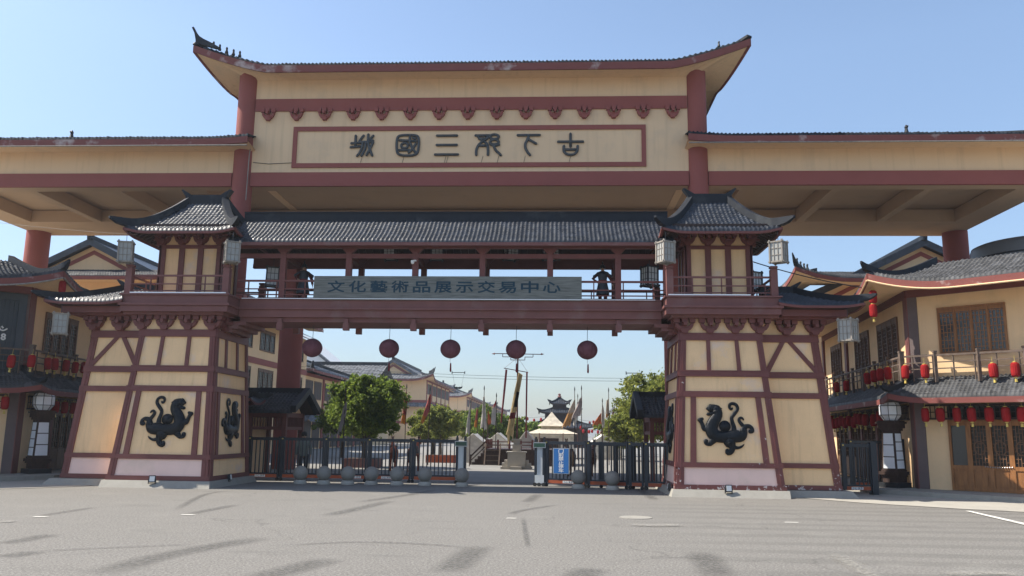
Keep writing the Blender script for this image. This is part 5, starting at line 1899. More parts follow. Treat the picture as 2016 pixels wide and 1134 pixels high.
def cloth_strip(left, right, folds=.06, nk=6, ragged=.12, y=0, seed=0):
    """a hanging cloth between two edges given as lists of (x, z); returns rows of points"""
    rg = random.Random(seed)
    n = len(left)
    ra = [rg.uniform(-ragged, ragged * .3) for _ in range(nk + 1)]
    rows = []
    for i, ((xl, zl), (xr, zr)) in enumerate(zip(left, right)):
        row = []
        for k in range(nk + 1):
            t = k / nk
            z = lerp(zl, zr, t) + (ra[k] if i == n - 1 else ra[k] * .4 if i == n - 2 else 0)
            row.append((lerp(xl, xr, t), y + folds * math.sin(k * 2.1 + i * .35 + seed) * min(1, i / 4 + .2), z))
        rows.append(row)
    return rows
def interp(pts, n=12):
    c = crom([tuple(map(float, p)) for p in pts], 8)
    return [c[int(round(i * (len(c) - 1) / n))] for i in range(n + 1)]
def banner(name, label, cat, mats, edges, y, group=None, seed=0, folds=.06, pole=None, ragged=.12):
    base = (pole[0], pole[1], 0) if pole else (edges[0][0][0], y, edges[0][0][1])
    o = thing(name, label, cat, base, group)
    if pole:
        x, yy, zt = pole
        MB().tube([(x, yy, 0), (x, yy, zt - .18)], [.026, .018], 7).build('pole', 'dark_wood', o)
        mb = MB()
        mb.lathe([(.018, -.2), (.035, -.14), (.028, -.04), (.003, .08)], (x, yy, zt), 7)
        mb.build('spearhead', 'iron', o)
    mb = MB()
    rows = cloth_strip(interp(edges[0]), interp(edges[1]), folds, 7, ragged, y, seed)
    b0 = len(mb.v)
    mb.grid(rows)
    mb.build('cloth', mats, o, smooth=True, recalc=False)
    return o
M['cl_yellow'] = cloth_mat('banner_yellow', (.60, .46, .24), .4)
M['cl_pink'] = cloth_mat('flag_pink', (.44, .13, .12), .4, (.52, .20, .05), 2.2, 2.9)
M['cl_dred'] = cloth_mat('flag_dark_red', (.30, .06, .05), .35, (.55, .2, .04), 2.3, 3.0)
M['cl_white'] = cloth_mat('flag_white', (.58, .55, .50), .4)
M['cl_dirty'] = cloth_mat('flag_dirty', (.42, .36, .34), .35)
M['cl_redwhite'] = cloth_mat('flag_red_white', (.40, .06, .07), .4, (.6, .56, .52), 2.9, 3.5)
M['cl_orange'] = cloth_mat('flag_orange', (.50, .16, .07), .4)
M['cl_cream'] = cloth_mat('flag_cream', (.58, .48, .38), .4, (.5, .28, .12), 2.6, 3.2)
M['cl_ribbon'] = cloth_mat('ribbon_red', (.34, .09, .10), .35)
M['cl_black'] = cloth_mat('banner_black', (.03, .03, .03), .05)
yb = 40.5
o = banner('pole_banner', 'long yellow tattered banner with a black panel on the stone flagpole', 'banner', 'cl_yellow', BAN_Y, yb, seed=2, folds=.11, ragged=.4)
br = cloth_strip(interp(BAN_Y[0]), interp(BAN_Y[1]), .11, 7, .4, yb, 2)
for nm, i0, i1, k0, mt in (('stripe', 8, 9, 0, 'cl_ribbon'), ('black_panel', 4, 7, 3, 'cl_black')):
    mb = MB()
    mb.grid([[(x, y - .012, z) for x, y, z in row[k0:]] for row in br[i0:i1 + 1]])
    mb.build(nm, mt, o, smooth=True)
banner('pole_ribbon', 'long faded red ribbon hanging left of the stone flagpole', 'ribbon', 'cl_ribbon', RIB_L, 40.5, seed=5, folds=.02, ragged=.02)
banner('pole_ribbon', 'long faded red ribbon hanging right of the stone flagpole', 'ribbon', 'cl_ribbon', RIB_R, 40.5, seed=6, folds=.02, ragged=.02)
for i, (lab, mt, edges, pole) in enumerate(FLAGS):
    banner('flag', lab, 'flag', mt, edges, pole[1] - .02, 'tattered flags on spear poles', seed=i + 10, folds=.07, pole=pole, ragged=.16)

# stage, tents, street furniture
ST = thing('stage', 'low dark wooden stage with a railing and side steps behind the stone flagpole', 'stage', (1.0, 46, 0))
mb = MB()
mb.box(-.35, 4.2, 45.2, 49, 0, .78)
mb.build('platform', 'dark_wood', ST)
mb = MB()
mb.box(-.45, 4.3, 45.1, 49.1, .78, .86)
mb.build('deck', 'dark_wood', ST)
mb = MB()
for i in range(6):
    x = -.35 + i * .62
    if i < 6: mb.box(x - .05, x + .05, 45.15, 45.25, .86, 1.36)
for z in (1.22, 1.05):
    mb.box(-.35, 2.75, 45.17, 45.23, z, z + .05)
for y in (46.4, 47.6, 48.9):
    mb.box(-.40, -.30, y - .05, y + .05, .86, 1.36)
mb.box(-.38, -.32, 45.25, 48.9, 1.22, 1.27)
mb.build('railing', 'maroon', ST)
mb = MB()
for i in range(5):
    mb.box(-1.15 + i * .16, -1.15 + (i + 1) * .16 + .04, 45.3, 46.3, 0, .16 * (i + 1) - .02)
mb.bar((-1.2, 45.28, .45), (-.4, 45.28, 1.25), .06, .08)
mb.bar((-1.2, 45.28, .22), (-.4, 45.28, 1.0), .05)
mb.box(-1.24, -1.16, 45.24, 45.32, 0, .55)
mb.build('steps', 'dark_wood', ST)
mb = MB()
for i in range(5):
    mb.box(2.6, 4.1, 44.5 + i * .14, 45.2, .15 * i, .15 * (i + 1))
mb.build('steps', 'dark_wood', ST)
ld = thing('ladder', 'weathered wooden trestle ladder leaning against the dark stage', 'ladder', (-.2, 44.9, 0))
mb = MB()
for x in (-.42, .36):
    mb.bar((x, 44.75, 0), (x + .05, 45.05, 1.15), .07)
for k in range(4):
    mb.bar((-.42 + .01 * k, 44.82 + .07 * k, .25 + .27 * k), (.37, 44.82 + .07 * k, .25 + .27 * k), .05)
mb.build('frame', 'rail_wood', ld)

def ridge_tent(label, x0, x1, y0, y1, ze, zr, mat='canvas_white', seal=False):
    o = thing('tent', label, 'tent', ((x0 + x1) / 2, (y0 + y1) / 2, 0), 'white market tents')
    mb = MB()
    cx = (x0 + x1) / 2
    mb.prism(Fr((0, y0, 0), (1, 0, 0), (0, -1, 0)), [(x0, 0), (x1, 0), (x1, ze), (cx, zr - .03), (x0, ze)], -(y1 - y0), 0)
    mb.build('wall', mat, o)
    rows = []
    for i in range(9):
        t = i / 8
        x = lerp(x0 - .12, x1 + .12, t)
        k = 1 - abs(2 * t - 1)
        z = ze - .06 + (zr - ze + .06) * (.85 * k + .15 * k * k)
        rows.append([(x, y0 - .12, z), (x, lerp(y0, y1, .5), z - .05), (x, y1 + .1, z)])
    mb = MB()
    mb.grid(rows)
    mb.build('roof', mat, o, smooth=False)
    if seal:
        mb = MB()
        c = (lerp(x0, x1, .83), y0 - .02, .95)
        pts = [(c[0] + .16 * math.cos(2 * math.pi * k / 20), c[1], c[2] + .16 * math.sin(2 * math.pi * k / 20)) for k in range(21)]
        mb.tube(pts, .02, 5)
        for a, b_ in (((-.08, -.06), (.08, -.06)), ((-.06, .06), (.07, .07)), ((0, .1), (-.02, -.1)), ((.05, .03), (-.07, -.02))):
            mb.tube([(c[0] + a[0], c[1], c[2] + a[1]), (c[0] + b_[0], c[1], c[2] + b_[1])], .012, 4)
        mb.build('emblem', 'tassel', o)
ridge_tent('white ridge tent with slack walls left of the dark stage steps', -2.05, -.75, 48.2, 51, 1.15, 1.68)
ridge_tent('smaller white ridge tent behind the dark stage', -.95, .35, 53, 56, 1.2, 1.75)
ridge_tent('broad white tent with a round red emblem right of the flagpole', .9, 2.35, 49.8, 53, .95, 1.9, seal=True)
ridge_tent('low white tent behind the horse statues on the right', 5.6, 7.9, 58, 62, 1.0, 1.75)
PT = thing('peaked_tent', 'cream pavilion tent with a pointed upper roof and a wide skirt awning', 'tent', (3.1, 60, 0))
def pyramid(mb, cx, cy, r0, z0, r1, z1, conc=.3, n=8):
    prev = None
    for i in range(n + 1):
        t = i / n
        r = lerp(r0, r1, (1 - conc) * t + conc * (1 - (1 - t) ** 2))
        z = lerp(z0, z1, t)
        ring = [(cx - r, cy - r, z), (cx + r, cy - r, z), (cx + r, cy + r, z), (cx - r, cy + r, z)]
        if prev:
            for k in range(4):
                mb.add([prev[k], prev[(k + 1) % 4], ring[(k + 1) % 4], ring[k]], [(0, 1, 2, 3)])
        prev = ring
mb = MB()
pyramid(mb, 3.1, 60, 1.0, 2.25, .03, 3.25, .3)
mb.build('upper_roof', 'canvas', PT)
mb = MB()
mb.box(2.35, 3.85, 59.25, 60.75, 1.95, 2.3)
mb.build('upper_wall', 'canvas', PT)
mb = MB()
pyramid(mb, 3.1, 60, 1.85, 1.72, .75, 2.1, .1, 3)
mb.build('awning', 'canvas', PT)
mb = MB()
mb.box(1.55, 4.65, 58.6, 61.5, 0, 1.68)
mb.build('wall', 'canvas_white', PT)
mb = MB()
mb.box(2.3, 3.6, 58.55, 58.6, .2, 1.4)
mb.build('doorway', 'dark_wood', PT)
mb = MB()
for x in (1.3, 2.25, 3.9, 4.9):
    mb.tube([(x, 58.2, 0), (x, 58.2, 1.76)], .03, 6)
mb.build('pole', 'maroon', PT)
MB().tube([(3.1, 60, 3.2), (3.1, 60, 3.55)], .03, 6).build('finial', 'iron', PT)

PV = thing('pavilion_tower', 'far three-tiered dark pavilion tower with upturned eaves beyond the tents', 'pavilion', (3.9, 110, 0))
mb = MB()
for r, z0, z1 in ((3.6, 0, 2.45), (1.9, 2.9, 4.5), (.9, 4.9, 5.7)):
    mb.box(3.9 - r, 3.9 + r, 110 - r, 110 + r, z0, z1)
mb.build('wall', 'dark_wood', PV)
for r, rt, z, zt in ((4.85, 2.0, 2.55, 4.1), (2.7, .9, 4.45, 5.3), (1.32, .1, 5.65, 6.4)):
    hip_roof(PV, 1, 3.9 - r, 3.9 + r, 110 - r, 110 + r, z, zt, 3.9 - rt * .3, 3.9 + rt * .3, 110, conc=.5, U=.28, Lu=r * .6, pitch=.3, row=.35, amp=.05, rw=.18, rh=.18,
             mat='tile', rmat='ridge', board='dark_wood', bh=.12, ext=(.17, .33), lift=(.05, .22), amp_ns=4, horns=False)
MB().lathe([(.16, 6.35), (.28, 6.55), (.14, 6.7), (.2, 6.88), (.02, 7.0)], (3.9, 110, 0), 10).build('finial', 'maroon', PV)
WT = thing('watchtower', 'thin far watchtower with a small tiled roof among hanging lanterns', 'watchtower', (8.6, 75, 0))
mb = MB()
for x in (8.15, 9.05):
    for y in (74.5, 75.4):
        mb.bar((x, y, 0), (lerp(x, 8.6, .12), y, 3.75), .08)
mb.bar((8.2, 74.5, 1.2), (9.0, 74.5, 2.2), .06)
mb.box(7.9, 9.3, 74.3, 75.6, 2.2, 2.32)
for z in (2.55, 2.75):
    mb.box(7.92, 9.28, 74.32, 74.37, z, z + .05)
mb.build('frame', 'dark_wood', WT)
mb = MB()
pyramid(mb, 8.6, 75, .8, 3.6, .05, 4.15, .4)
mb.build('roof', 'tile_far', WT)

# strings of small far lanterns
lb = MB()
rg = random.Random(8)
def far_string(label, a, b, n, r):
    o = thing('lantern_string', label, 'lanterns', a, 'far lantern strings')
    a, b = Vector(a), Vector(b)
    mb = MB()
    mb.tube([a.lerp(b, k / 10) - Vector((0, 0, .5 * (1 - (k / 5 - 1) ** 2))) for k in range(11)], .015, 4)
    mb.build('cord', 'iron', o)
    for i in range(n):
        t = (i + .5) / n
        p = a.lerp(b, t) - Vector((0, 0, .5 * (1 - (2 * t - 1) ** 2) + r * 1.3))
        mb = MB()
        mb.ball((p.x + rg.uniform(-.2, .2), p.y, p.z + rg.uniform(-r, r)), r, 8, (.8, .8, 1.2))
        mb.build('lantern', 'lantern_red', o)
for k, (a, b, n) in enumerate((((-6, 110, 4.6), (2.2, 105, 3.9), 9), ((-4, 112, 3.6), (2.4, 118, 3.0), 8), ((6.5, 110, 3.6), (14, 118, 4.4), 9),
                               ((6.0, 100, 2.9), (10, 104, 2.5), 7))):
    far_string('far string of small red lanterns over the street, ' + ('left of the pavilion, upper', 'left of the pavilion, lower', 'right of the pavilion, upper', 'right of the pavilion, low')[k], a, b, n, .21)

def street_lamp(label, x, y, h):
    o = thing('street_lamp', label, 'street lamp', (x, y, 0), 'street lamps')
    MB().tube([(x, y, 0), (x, y, h)], [.06, .035], 8).build('pole', 'dark_wood', o)
    mb = MB()
    for s in (-1, 1):
        mb.tube(crom([(x, y, h - .45), (x + s * .35, y, h - .2), (x + s * .75, y, h - .45)], 4), .02, 5)
        mb.tube([(x, y, h - .5), (x + s * .75, y, h - .45)], .02, 5)
    mb.build('arm', 'dark_wood', o)
    for s in (-1, 1):
        mb = MB()
        mb.lathe([(.10, -.92), (.15, -.62), (.17, -.60), (.03, -.46)], (x + s * .75, y, h), 6)
        mb.build('lantern', 'paper', o)
street_lamp('double-armed street lamp with glass lanterns in front of the street houses', -5.6, 62, 4.0)
o = thing('street_lamp', 'modern pale street lamp with one long arm before the right trees', 'street lamp', (8.6, 52, 0), 'street lamps')
MB().tube([(8.9, 52, 0), (8.9, 52, 3.5), (8.6, 52, 3.62), (7.1, 52, 3.78)], [.05, .035, .03, .03], 8).build('pole', 'steel', o)
mb = MB()
mb.box(6.9, 7.4, 51.93, 52.07, 3.75, 3.82)
mb.build('lamp_head', 'steel', o)

def ornament(label, x, y, z):
    o = thing('hanging_ornament', label, 'ornament', (x, y, z), 'ornaments hung on the wires')
    mb = MB()
    mb.bar((x - .55, y, z), (x + .55, y, z), .05)
    for s in (-1, 1):
        mb.bar((x + s * .55, y, z - .12), (x + s * .55, y, z + .12), .06)
        mb.tube([(x + s * .5, y, z), (x + s * .3, y, z - 1.15)], .008, 4)
    mb.build('bar', 'iron', o)
    mb = MB()
    mb.prism(Fr((x, y, z - 1.25), (1, 0, 0), (0, -1, 0)), [(-.38, .16), (-.26, .02), (-.12, .05), (0, 0), (.12, .05), (.26, .02), (.38, .16), (.34, -.08), (.14, -.16), (0, -.12), (-.14, -.16), (-.34, -.08)], -.02, .02)
    mb.tube([(x, y, z - 1.35), (x, y, z - 3.1)], .006, 4)
    mb.build('bat_plate', 'iron', o)
ornament('small bat-shaped ornament hung on the wires left of the globe lantern at the flagpole', -4.9, 70, 6.75)
ornament('small bat-shaped ornament hung on the wires near the right trees', 9.0, 60, 6.1)
for i, (lab, a, b, sag, r) in enumerate((('pair of thin wires across the street beyond the gate', (-26, 64, 7.3), (26, 64, 6.4), .8, .012),
        ('thin cable sagging across the left wing of the gate', (-17.5, 26, 8.75), (-9.7, 24.4, 7.66), .08, .005),
        ('dark cable from the right tower roof to the right building', (9.2, 27.3, 7.7), (14.2, 27.6, 6.55), .15, .018))):
    a, b = Vector(a), Vector(b)
    mb = MB()
    for dz in ((0, .22) if i == 0 else (0,)):
        mb.tube([a.lerp(b, k / 16) - Vector((0, 0, sag * (1 - (k / 8 - 1) ** 2) + dz)) for k in range(17)], r, 4)
    o = mb.build('overhead_cable', 'old_wood' if i == 1 else 'iron', None, origin=tuple(a))
    props(o, lab, 'cable')
sc_cam = thing('security_camera', 'small white security camera on the third front post of the bridge', 'camera', (-1.06, 25.1, 7.0))
mb = MB()
mb.box(-1.10, -1.02, 25.08, 25.18, 6.98, 7.02)
mb.build('bracket', 'white', sc_cam)
mb = MB()
mb.ball((-1.12, 25.06, 6.93), .055, 12)
mb.lathe([(.06, .93 - .93), (.06, .05)], (-1.12, 25.06, 6.94), 12)
mb.build('dome', 'white', sc_cam)

# ------------------------------------------------------------------ street houses beyond
def street_house(label, x, y0, y1, zt, depth, gable=None, floors=3, upturn=True, skirt=True, mat='plaster'):
    """house with its street face at x (looking +x), from y0 to y1; a gable above the end wall that faces the forecourt"""
    T = thing('street_house', label, 'house', (x - depth / 2, (y0 + y1) / 2, 0), 'street houses beyond the gate')
    mb = MB()
    mb.box(x - depth, x, y0, y1, 0, zt)
    mb.build('wall', mat, T)
    FS = Fr((x, y0, 0), (0, 1, 0), (1, 0, 0))
    FE = Fr((x - depth, y0, 0), (1, 0, 0), (0, -1, 0))
    mb = MB()
    fh = zt / floors
    for f in range(1, floors):
        mb.fbox(FS, -.02, y1 - y0, fh * f - .3, fh * f + .1, -.02, .06)
        mb.fbox(FE, 0, depth + .02, fh * f - .3, fh * f + .1, -.02, .06)
    mb.fbox(FS, -.02, y1 - y0, zt - .3, zt, -.02, .07)
    mb.build('band', 'red_paint', T)
    n = max(2, int((y1 - y0) / 5.5))
    for i in range(n + 1):
        u = (y1 - y0 - .5) * i / n
        mb = MB()
        mb.fbox(FS, u, u + .5, 0, zt - .31, -.02, .10)
        mb.build('pilaster', 'red_paint', T)
    for f in range(floors):
        for i in range(n):
            u = (y1 - y0 - .5) * i / n + .5
            sp = (y1 - y0 - .5) / n - .5
            for k in range(2):
                a = u + sp * (.06 + .47 * k)
                w_ = MB()
                z0, z1 = (fh * f + fh * .32, fh * f + fh * .82) if f else (.1, fh * .75)
                w_.fbox(FS, a, a + sp * .40, z0, z1, -.02, .05)
                wo = w_.build('window', 'window_wood', T)
                g = MB()
                for q in range(3):
                    b_ = a + sp * .40 * (q + .08) / 3
                    g.fbox(FS, b_ + .02, b_ + sp * .40 / 3 - .06, z0 + .1, z1 - .1, .05, .056)
                g.build('pane', 'dark_wood', wo)
    r = hip_roof(T, 1, x - depth - 1, x + 1.2, y0 - 1.1, y1 + 1.1, zt + .2, zt + 2.2, x - depth * .5, x - depth * .5 + .2, (y0 + y1) / 2, conc=.2, U=.7 if upturn else .1, Lu=3.5, pitch=.6, row=.8,
                 amp=.06, rw=.3, rh=.35, mat='tile_far', board='red_fascia', bh=.25, ext=(.2, .4), lift=(.15, .5), amp_ns=4, horns=False)[0] if not gable else None
    if gable:
        mb = MB()
        ap, hh = gable
        mb.prism(Fr((0, y0 + 1.2, 0), (1, 0, 0), (0, -1, 0)), [(x - depth, zt), (x - 1, zt), (x - 1, zt + .3), (ap, zt + hh), (x - depth, zt + hh - (ap - x + depth) * (hh - .3) / (x - 1 - ap))], -(y1 - y0 - 2.4), 0)
        mb.build('gable', mat, T)
        k = (hh - .3) / (x - 1 - ap)
        rows = []
        for xx in (x - depth - .6, ap, x - .4):
            z = zt + hh + .25 - abs(xx - ap) * k
            rows.append([(xx, y0 + .7, z), (xx, y1, z)])
        mb = MB()
        mb.grid(rows)
        for p, q in ((rows[0][0], rows[1][0]), (rows[1][0], rows[2][0])):
            mb.sweep([Vector(p) - Vector((0, 0, .45)), Vector(q) - Vector((0, 0, .45))], .25, .5)
        rf = mb.build('roof', 'tile_far', T)
        mb = MB()
        mb.box(ap - .2, ap + .2, y0 + .6, y1, zt + hh + .2, zt + hh + .6)
        mb.prism(Fr((ap, y0 + .7, zt + hh + .2), (0, -1, 0), (1, 0, 0)), [(-.3, 0), (.2, 0), (.35, .9), (.1, .8)], -.2, .2)
        mb.build('ridge', 'ridge', rf)
        for p, q in ((0, 1), (1, 2)):
            a, b_ = Vector(rows[p][0]), Vector(rows[q][0])
            mb = MB()
            mb.bar(a + Vector((0, .45, -.9)), b_ + Vector((0, .45, -.9)), .06, .35)
            mb.build('gable_band', 'red_paint', rf)
        rb = MB()
        C = (x + 1.2, y0 - 1.2)
        L1, L2 = depth + 1.2, y1 - y0 + 1.5
        up, zf = tile_slope(rb, C, (-1, 0), (0, 1), L1, 2.4, zt + .1, .9, conc=.2, U=.9, Lu=3.6, lo=lambda t: t * 2.2, pitch=.5, row=.7, amp=.06, ns=4, ends=(1, 0))
        tile_slope(rb, C, (0, 1), (-1, 0), L2, 2.2, zt + .1, .9, conc=.2, U=.9, Lu=3.6, lo=lambda t: t * 2.4, pitch=.5, row=.7, amp=.06, ns=4, ends=(1, 1))
        pf = rb.build('pent_roof', 'tile_far', T, smooth=True, recalc=False)
        hl = hip_line(C, (x - 1, y0 + 1.2), zt + .1, .9, .2, .9, 4, ext=(.2, .5), lift=(.2, .8))
        MB().sweep(hl, [.25] * 13 + [.2, .1], [.3] * 13 + [.3, .12], below=.04).build('hip_ridge', 'ridge', pf)
        for q in range(5):
            p = hl[12 - q]
            mb = MB()
            roof_beast(mb, (p[0], p[1], p[2] + .2), 1.7)
            mb.build('roof_beast', 'ridge', pf)
        fb, sf = MB(), MB()
        for d, L, inw in (((-1, 0), L1, (0, 1.2)), ((0, 1), L2, (-1.2, 0))):
            pts = [(C[0] + d[0] * L * (i / 24) ** 1.5, C[1] + d[1] * L * (i / 24) ** 1.5, zt + .1 + up(L * (i / 24) ** 1.5) - .4) for i in range(25)]
            fb.sweep(pts, .1, .3)
            sf.grid([[(a, b_, c + .02) for a, b_, c in pts], [(a + inw[0], b_ + inw[1], zt - .02) for a, b_, c in pts]])
        fb.build('fascia', 'red_fascia', pf)
        sf.build('soffit', 'plaster', pf)
    if skirt:
        rb = MB()
        tile_slope(rb, (x + 1.1, y0 - .6), (0, 1), (-1, 0), y1 - y0 + 1.2, 1.1, fh * (floors - 1) - .9, .6, conc=.1, pitch=.5, row=.6, amp=.05, ns=4)
        tile_slope(rb, (x - depth, y0 - 1.0), (1, 0), (0, 1), depth + 1.0, 1.0, fh * (floors - 1) - .9, .6, conc=.1, pitch=.5, row=.6, amp=.05, ns=4)
        rb.build('skirt_roof', 'tile_far', T, smooth=True, recalc=False)
street_house('two storey cream house with a long slate roof right of the rear column', -19.6, 74, 101, 7.0, 10, None, 2, upturn=False)
street_house('three storey cream house with a wide gable above the big tree', -17.0, 130, 158, 9.9, 13, (-22.6, 3.0), 3)
street_house('cream street house with upturned eaves, second behind the trees', -17.0, 190, 246, 9.9, 16, (-22.6, 2.6), 3)
street_house('far cream street house at the end of the left row', -17.0, 275, 350, 10.4, 14, None, 3)
wh = thing('white_house', 'far white gabled house rising behind the slate roof', 'house', (-34, 125, 0))
mb = MB()
mb.prism(Fr((0, 122, 0), (1, 0, 0), (0, -1, 0)), [(-50, 0), (-30.6, 0), (-30.6, 11.6), (-38, 17.2), (-50, 8)], -16, 0)
mb.build('wall', 'white', wh)
mb = MB()
mb.prism(Fr((0, 121.8, 0), (1, 0, 0), (0, -1, 0)), [(-38, 17.2), (-29.8, 11.0), (-29.8, 11.4), (-38, 17.7), (-50.4, 8.2), (-50.4, 7.8)], -1.2, 0)
mb.build('roof', 'tile_far', wh)
mb = MB()
mb.box(-33.2, -32.2, 121.94, 122, 9.2, 10.8)
mb.build('window', 'glass', wh)
rh = thing('slate_roof_house', 'far low house with a long flat-topped slate roof left of the big tree', 'house', (-27, 112, 0))
mb = MB()
mb.box(-33, -20, 106, 116, 0, 8.3)
mb.build('wall', 'plaster', rh)
rb = MB()
tile_slope(rb, (-34, 105.2), (1, 0), (0, 1), 14.6, 5.8, 8.4, 2.2, conc=.1, pitch=.5, row=.6, amp=.06, ns=4)
tile_slope(rb, (-34, 116.8), (1, 0), (0, -1), 14.6, 5.8, 8.4, 2.2, conc=.1, pitch=.5, row=.6, amp=.06, ns=4)
rf = rb.build('roof', 'tile_far', rh, smooth=True, recalc=False)
mb = MB()
mb.box(-34, -19.4, 110.8, 111.2, 10.5, 11.0)
mb.build('ridge', 'ridge', rf)

# ------------------------------------------------------------------ trees
def tree(label, x, y, blobs, trunk_h, n_leaf, size, mat, seed, group='street trees', name='broadleaf_tree', tr=.11):
    rg = random.Random(seed)
    o = thing(name, label, 'tree', (x, y, 0), group)
    mb = MB()
    mb.tube([(x, y, 0), (x + .03, y, trunk_h * .5), (x, y, trunk_h)], [tr * 1.25, tr, tr * .85], 9)
    for (bx, by, bz, rx, ry, rz) in blobs:
        c = Vector((x + bx, y + by, bz))
        b = Vector((x, y, trunk_h * .9))
        mb.tube(crom([tuple(b), tuple(b.lerp(c, .5) + Vector((rg.uniform(-.1, .1), rg.uniform(-.1, .1), .08))), tuple(c)], 4), [tr * .6 * (1 - .8 * i / 8) for i in range(9)], 6)
        for k in range(4):
            d = Vector((rg.gauss(0, 1), rg.gauss(0, 1), rg.uniform(-.2, 1))).normalized()
            mb.tube([tuple(c.lerp(b, .3)), tuple(c + Vector((d.x * rx, d.y * ry, d.z * rz)) * .75)], [tr * .25, tr * .06], 5)
    mb.build('trunk', 'bark', o)
    vs, fs = [], []
    tot = sum(b[3] * b[4] * b[5] for b in blobs)
    for (bx, by, bz, rx, ry, rz) in blobs:
        m = int(n_leaf * rx * ry * rz / tot)
        clumps = []
        for _ in range(max(14, int(m / 40))):
            d = Vector((rg.gauss(0, 1), rg.gauss(0, 1), rg.gauss(0, 1))).normalized()
            r = rg.uniform(.6, 1.18) if rg.random() < .8 else rg.uniform(.2, .6)
            clumps.append((Vector((x + bx + d.x * rx * r, y + by + d.y * ry * r, bz + d.z * rz * r)), rg.uniform(.09, .26) * (rx + rz) * .5 * 1.15))
        for _ in range(m):
            c, cr = rg.choice(clumps)
            p = c + Vector((rg.gauss(0, 1), rg.gauss(0, 1), rg.gauss(0, .8))) * cr * .6
            s = size * rg.uniform(.5, 1.6)
            nrm = (Vector((rg.gauss(0, 1), rg.gauss(0, 1), rg.gauss(.5, .8)))).normalized()
            a = nrm.orthogonal().normalized()
            a = (a * math.cos(t_ := rg.uniform(0, 6.28)) + nrm.cross(a) * math.sin(t_)) * s
            b = nrm.cross(a) * .55
            i = len(vs)
            vs += [p - a, p - b * .9 + nrm * s * .12, p + a, p + b * .9 + nrm * s * .12]
            fs.append((i, i + 1, i + 2, i + 3))
    mb = MB()
    mb.add(vs, fs)
    mb.build('crown', mat, o, recalc=False)
    return o
def crown(w, h, z, seed, n=9):
    rg = random.Random(seed)
    out = [(0, 0, z, w * .62, w * .62, h * .62)]
    for k in range(n):
        a = 2 * math.pi * k / n + rg.uniform(-.3, .3)
        e = rg.uniform(-.55, .95)
        q = math.cos(e * 1.2)
        out.append((math.cos(a) * w * .62 * q, math.sin(a) * w * .62 * q, z + h * .62 * math.sin(e * 1.2), w * rg.uniform(.22, .44), w * rg.uniform(.24, .42), h * rg.uniform(.2, .42)))
    return out
tree('big round dark green tree behind the left sliding gate', -5.9, 40.2, crown(2.25, 1.85, 2.75, 1, 12), 1.2, 48000, .08, 'leaf_a', 1, tr=.12)
tree('light green tree between the two red pennants left of the driveway', -5.3, 59, crown(2.3, 1.35, 2.2, 2), 1.0, 20000, .10, 'leaf_b', 2)
tree('narrow light green tree left of the street lamp', -4.5, 57, crown(1.5, 1.5, 2.4, 12), 1.0, 12000, .10, 'leaf_b', 12)
tree('brownish green tree behind the pair of small red lanterns', -4.2, 74, crown(2.1, 1.5, 2.3, 3), 1.2, 9000, .12, 'leaf_b', 3)
tree('bright green tree behind the white ridge tents', -2.6, 70, crown(2.2, 1.7, 2.4, 4), 1.2, 12000, .11, 'leaf_a', 4)
tree('green tree right behind the white tattered flags', -.6, 72, crown(2.0, 1.5, 2.0, 5), 1.1, 9000, .11, 'leaf_a', 5)
tree('dark tree behind the flagpole banner', 1.2, 85, crown(1.8, 1.3, 1.9, 6), 1.2, 6000, .13, 'leaf_a', 6)
tree('tall light green tree rising beside the right tower', 9.5, 46, crown(2.9, 2.7, 3.2, 7, 13), 1.6, 42000, .095, 'leaf_b', 7, tr=.13)
tree('lower tree left of the tall right tree', 8.3, 56, crown(2.1, 1.6, 2.1, 8), 1.0, 16000, .10, 'leaf_b', 8)
tree('bushy tree at the far right of the street, behind the lower one', 8.2, 68, crown(2.0, 1.5, 1.9, 9), 1.0, 9000, .11, 'leaf_b', 9)
tree('green tree behind the right gate hut', 11.2, 44, crown(2.0, 1.8, 2.6, 10), 1.5, 10000, .10, 'leaf_a', 10)
tree('dark tree standing before the slate roofed house', -10.5, 54, crown(2.2, 1.6, 2.6, 11), 1.5, 12000, .10, 'leaf_a', 11)
pb = MB()
pl = thing('planter', 'square dark red planter round the foot of the big tree', 'planter', (-5.9, 40.2, 0))
pb.box(-6.7, -5.1, 39.4, 41.0, 0, .42)
pb.build('box', 'maroon_worn', pl)
pb = MB()
pb.box(-6.62, -5.18, 39.48, 40.92, .42, .43)
pb.build('soil', 'bark', pl)
pl = thing('planter', 'orange brown planter box near the driveway behind the left gate', 'planter', (-3.0, 48, 0))
pb = MB()
pb.box(-4.0, -2.2, 47.5, 48.5, 0, .42)
pb.build('box', 'orange_strip', pl)
pb = MB()
pb.box(-3.92, -2.28, 47.58, 48.42, .42, .43)
pb.build('soil', 'bark', pl)

# ------------------------------------------------------------------ figures
def skin(nodes, edges, mb, sub=1, root=0):
    """grow one continuous skin over joints (x, y, z, r) and add it to mb"""
    me = bpy.data.meshes.new('body')
    me.from_pydata([n[:3] for n in nodes], edges, [])
    ob = bpy.data.objects.new('body', me)
    COL.objects.link(ob)
    md = ob.modifiers.new('s', 'SKIN')
    for i, n in enumerate(nodes):
        sv = me.skin_vertices[0].data[i]
        sv.radius = (n[3], n[4] if len(n) > 4 else n[3])
        sv.use_root = (i == root)
    s = ob.modifiers.new('u', 'SUBSURF')
    s.levels = s.render_levels = sub
    dg = bpy.context.evaluated_depsgraph_get()
    m2 = bpy.data.meshes.new_from_object(ob.evaluated_get(dg))
    mb.add([tuple(v.co) for v in m2.vertices], [tuple(p.vertices) for p in m2.polygons])
    bpy.data.objects.remove(ob)
    bpy.data.meshes.remove(m2)

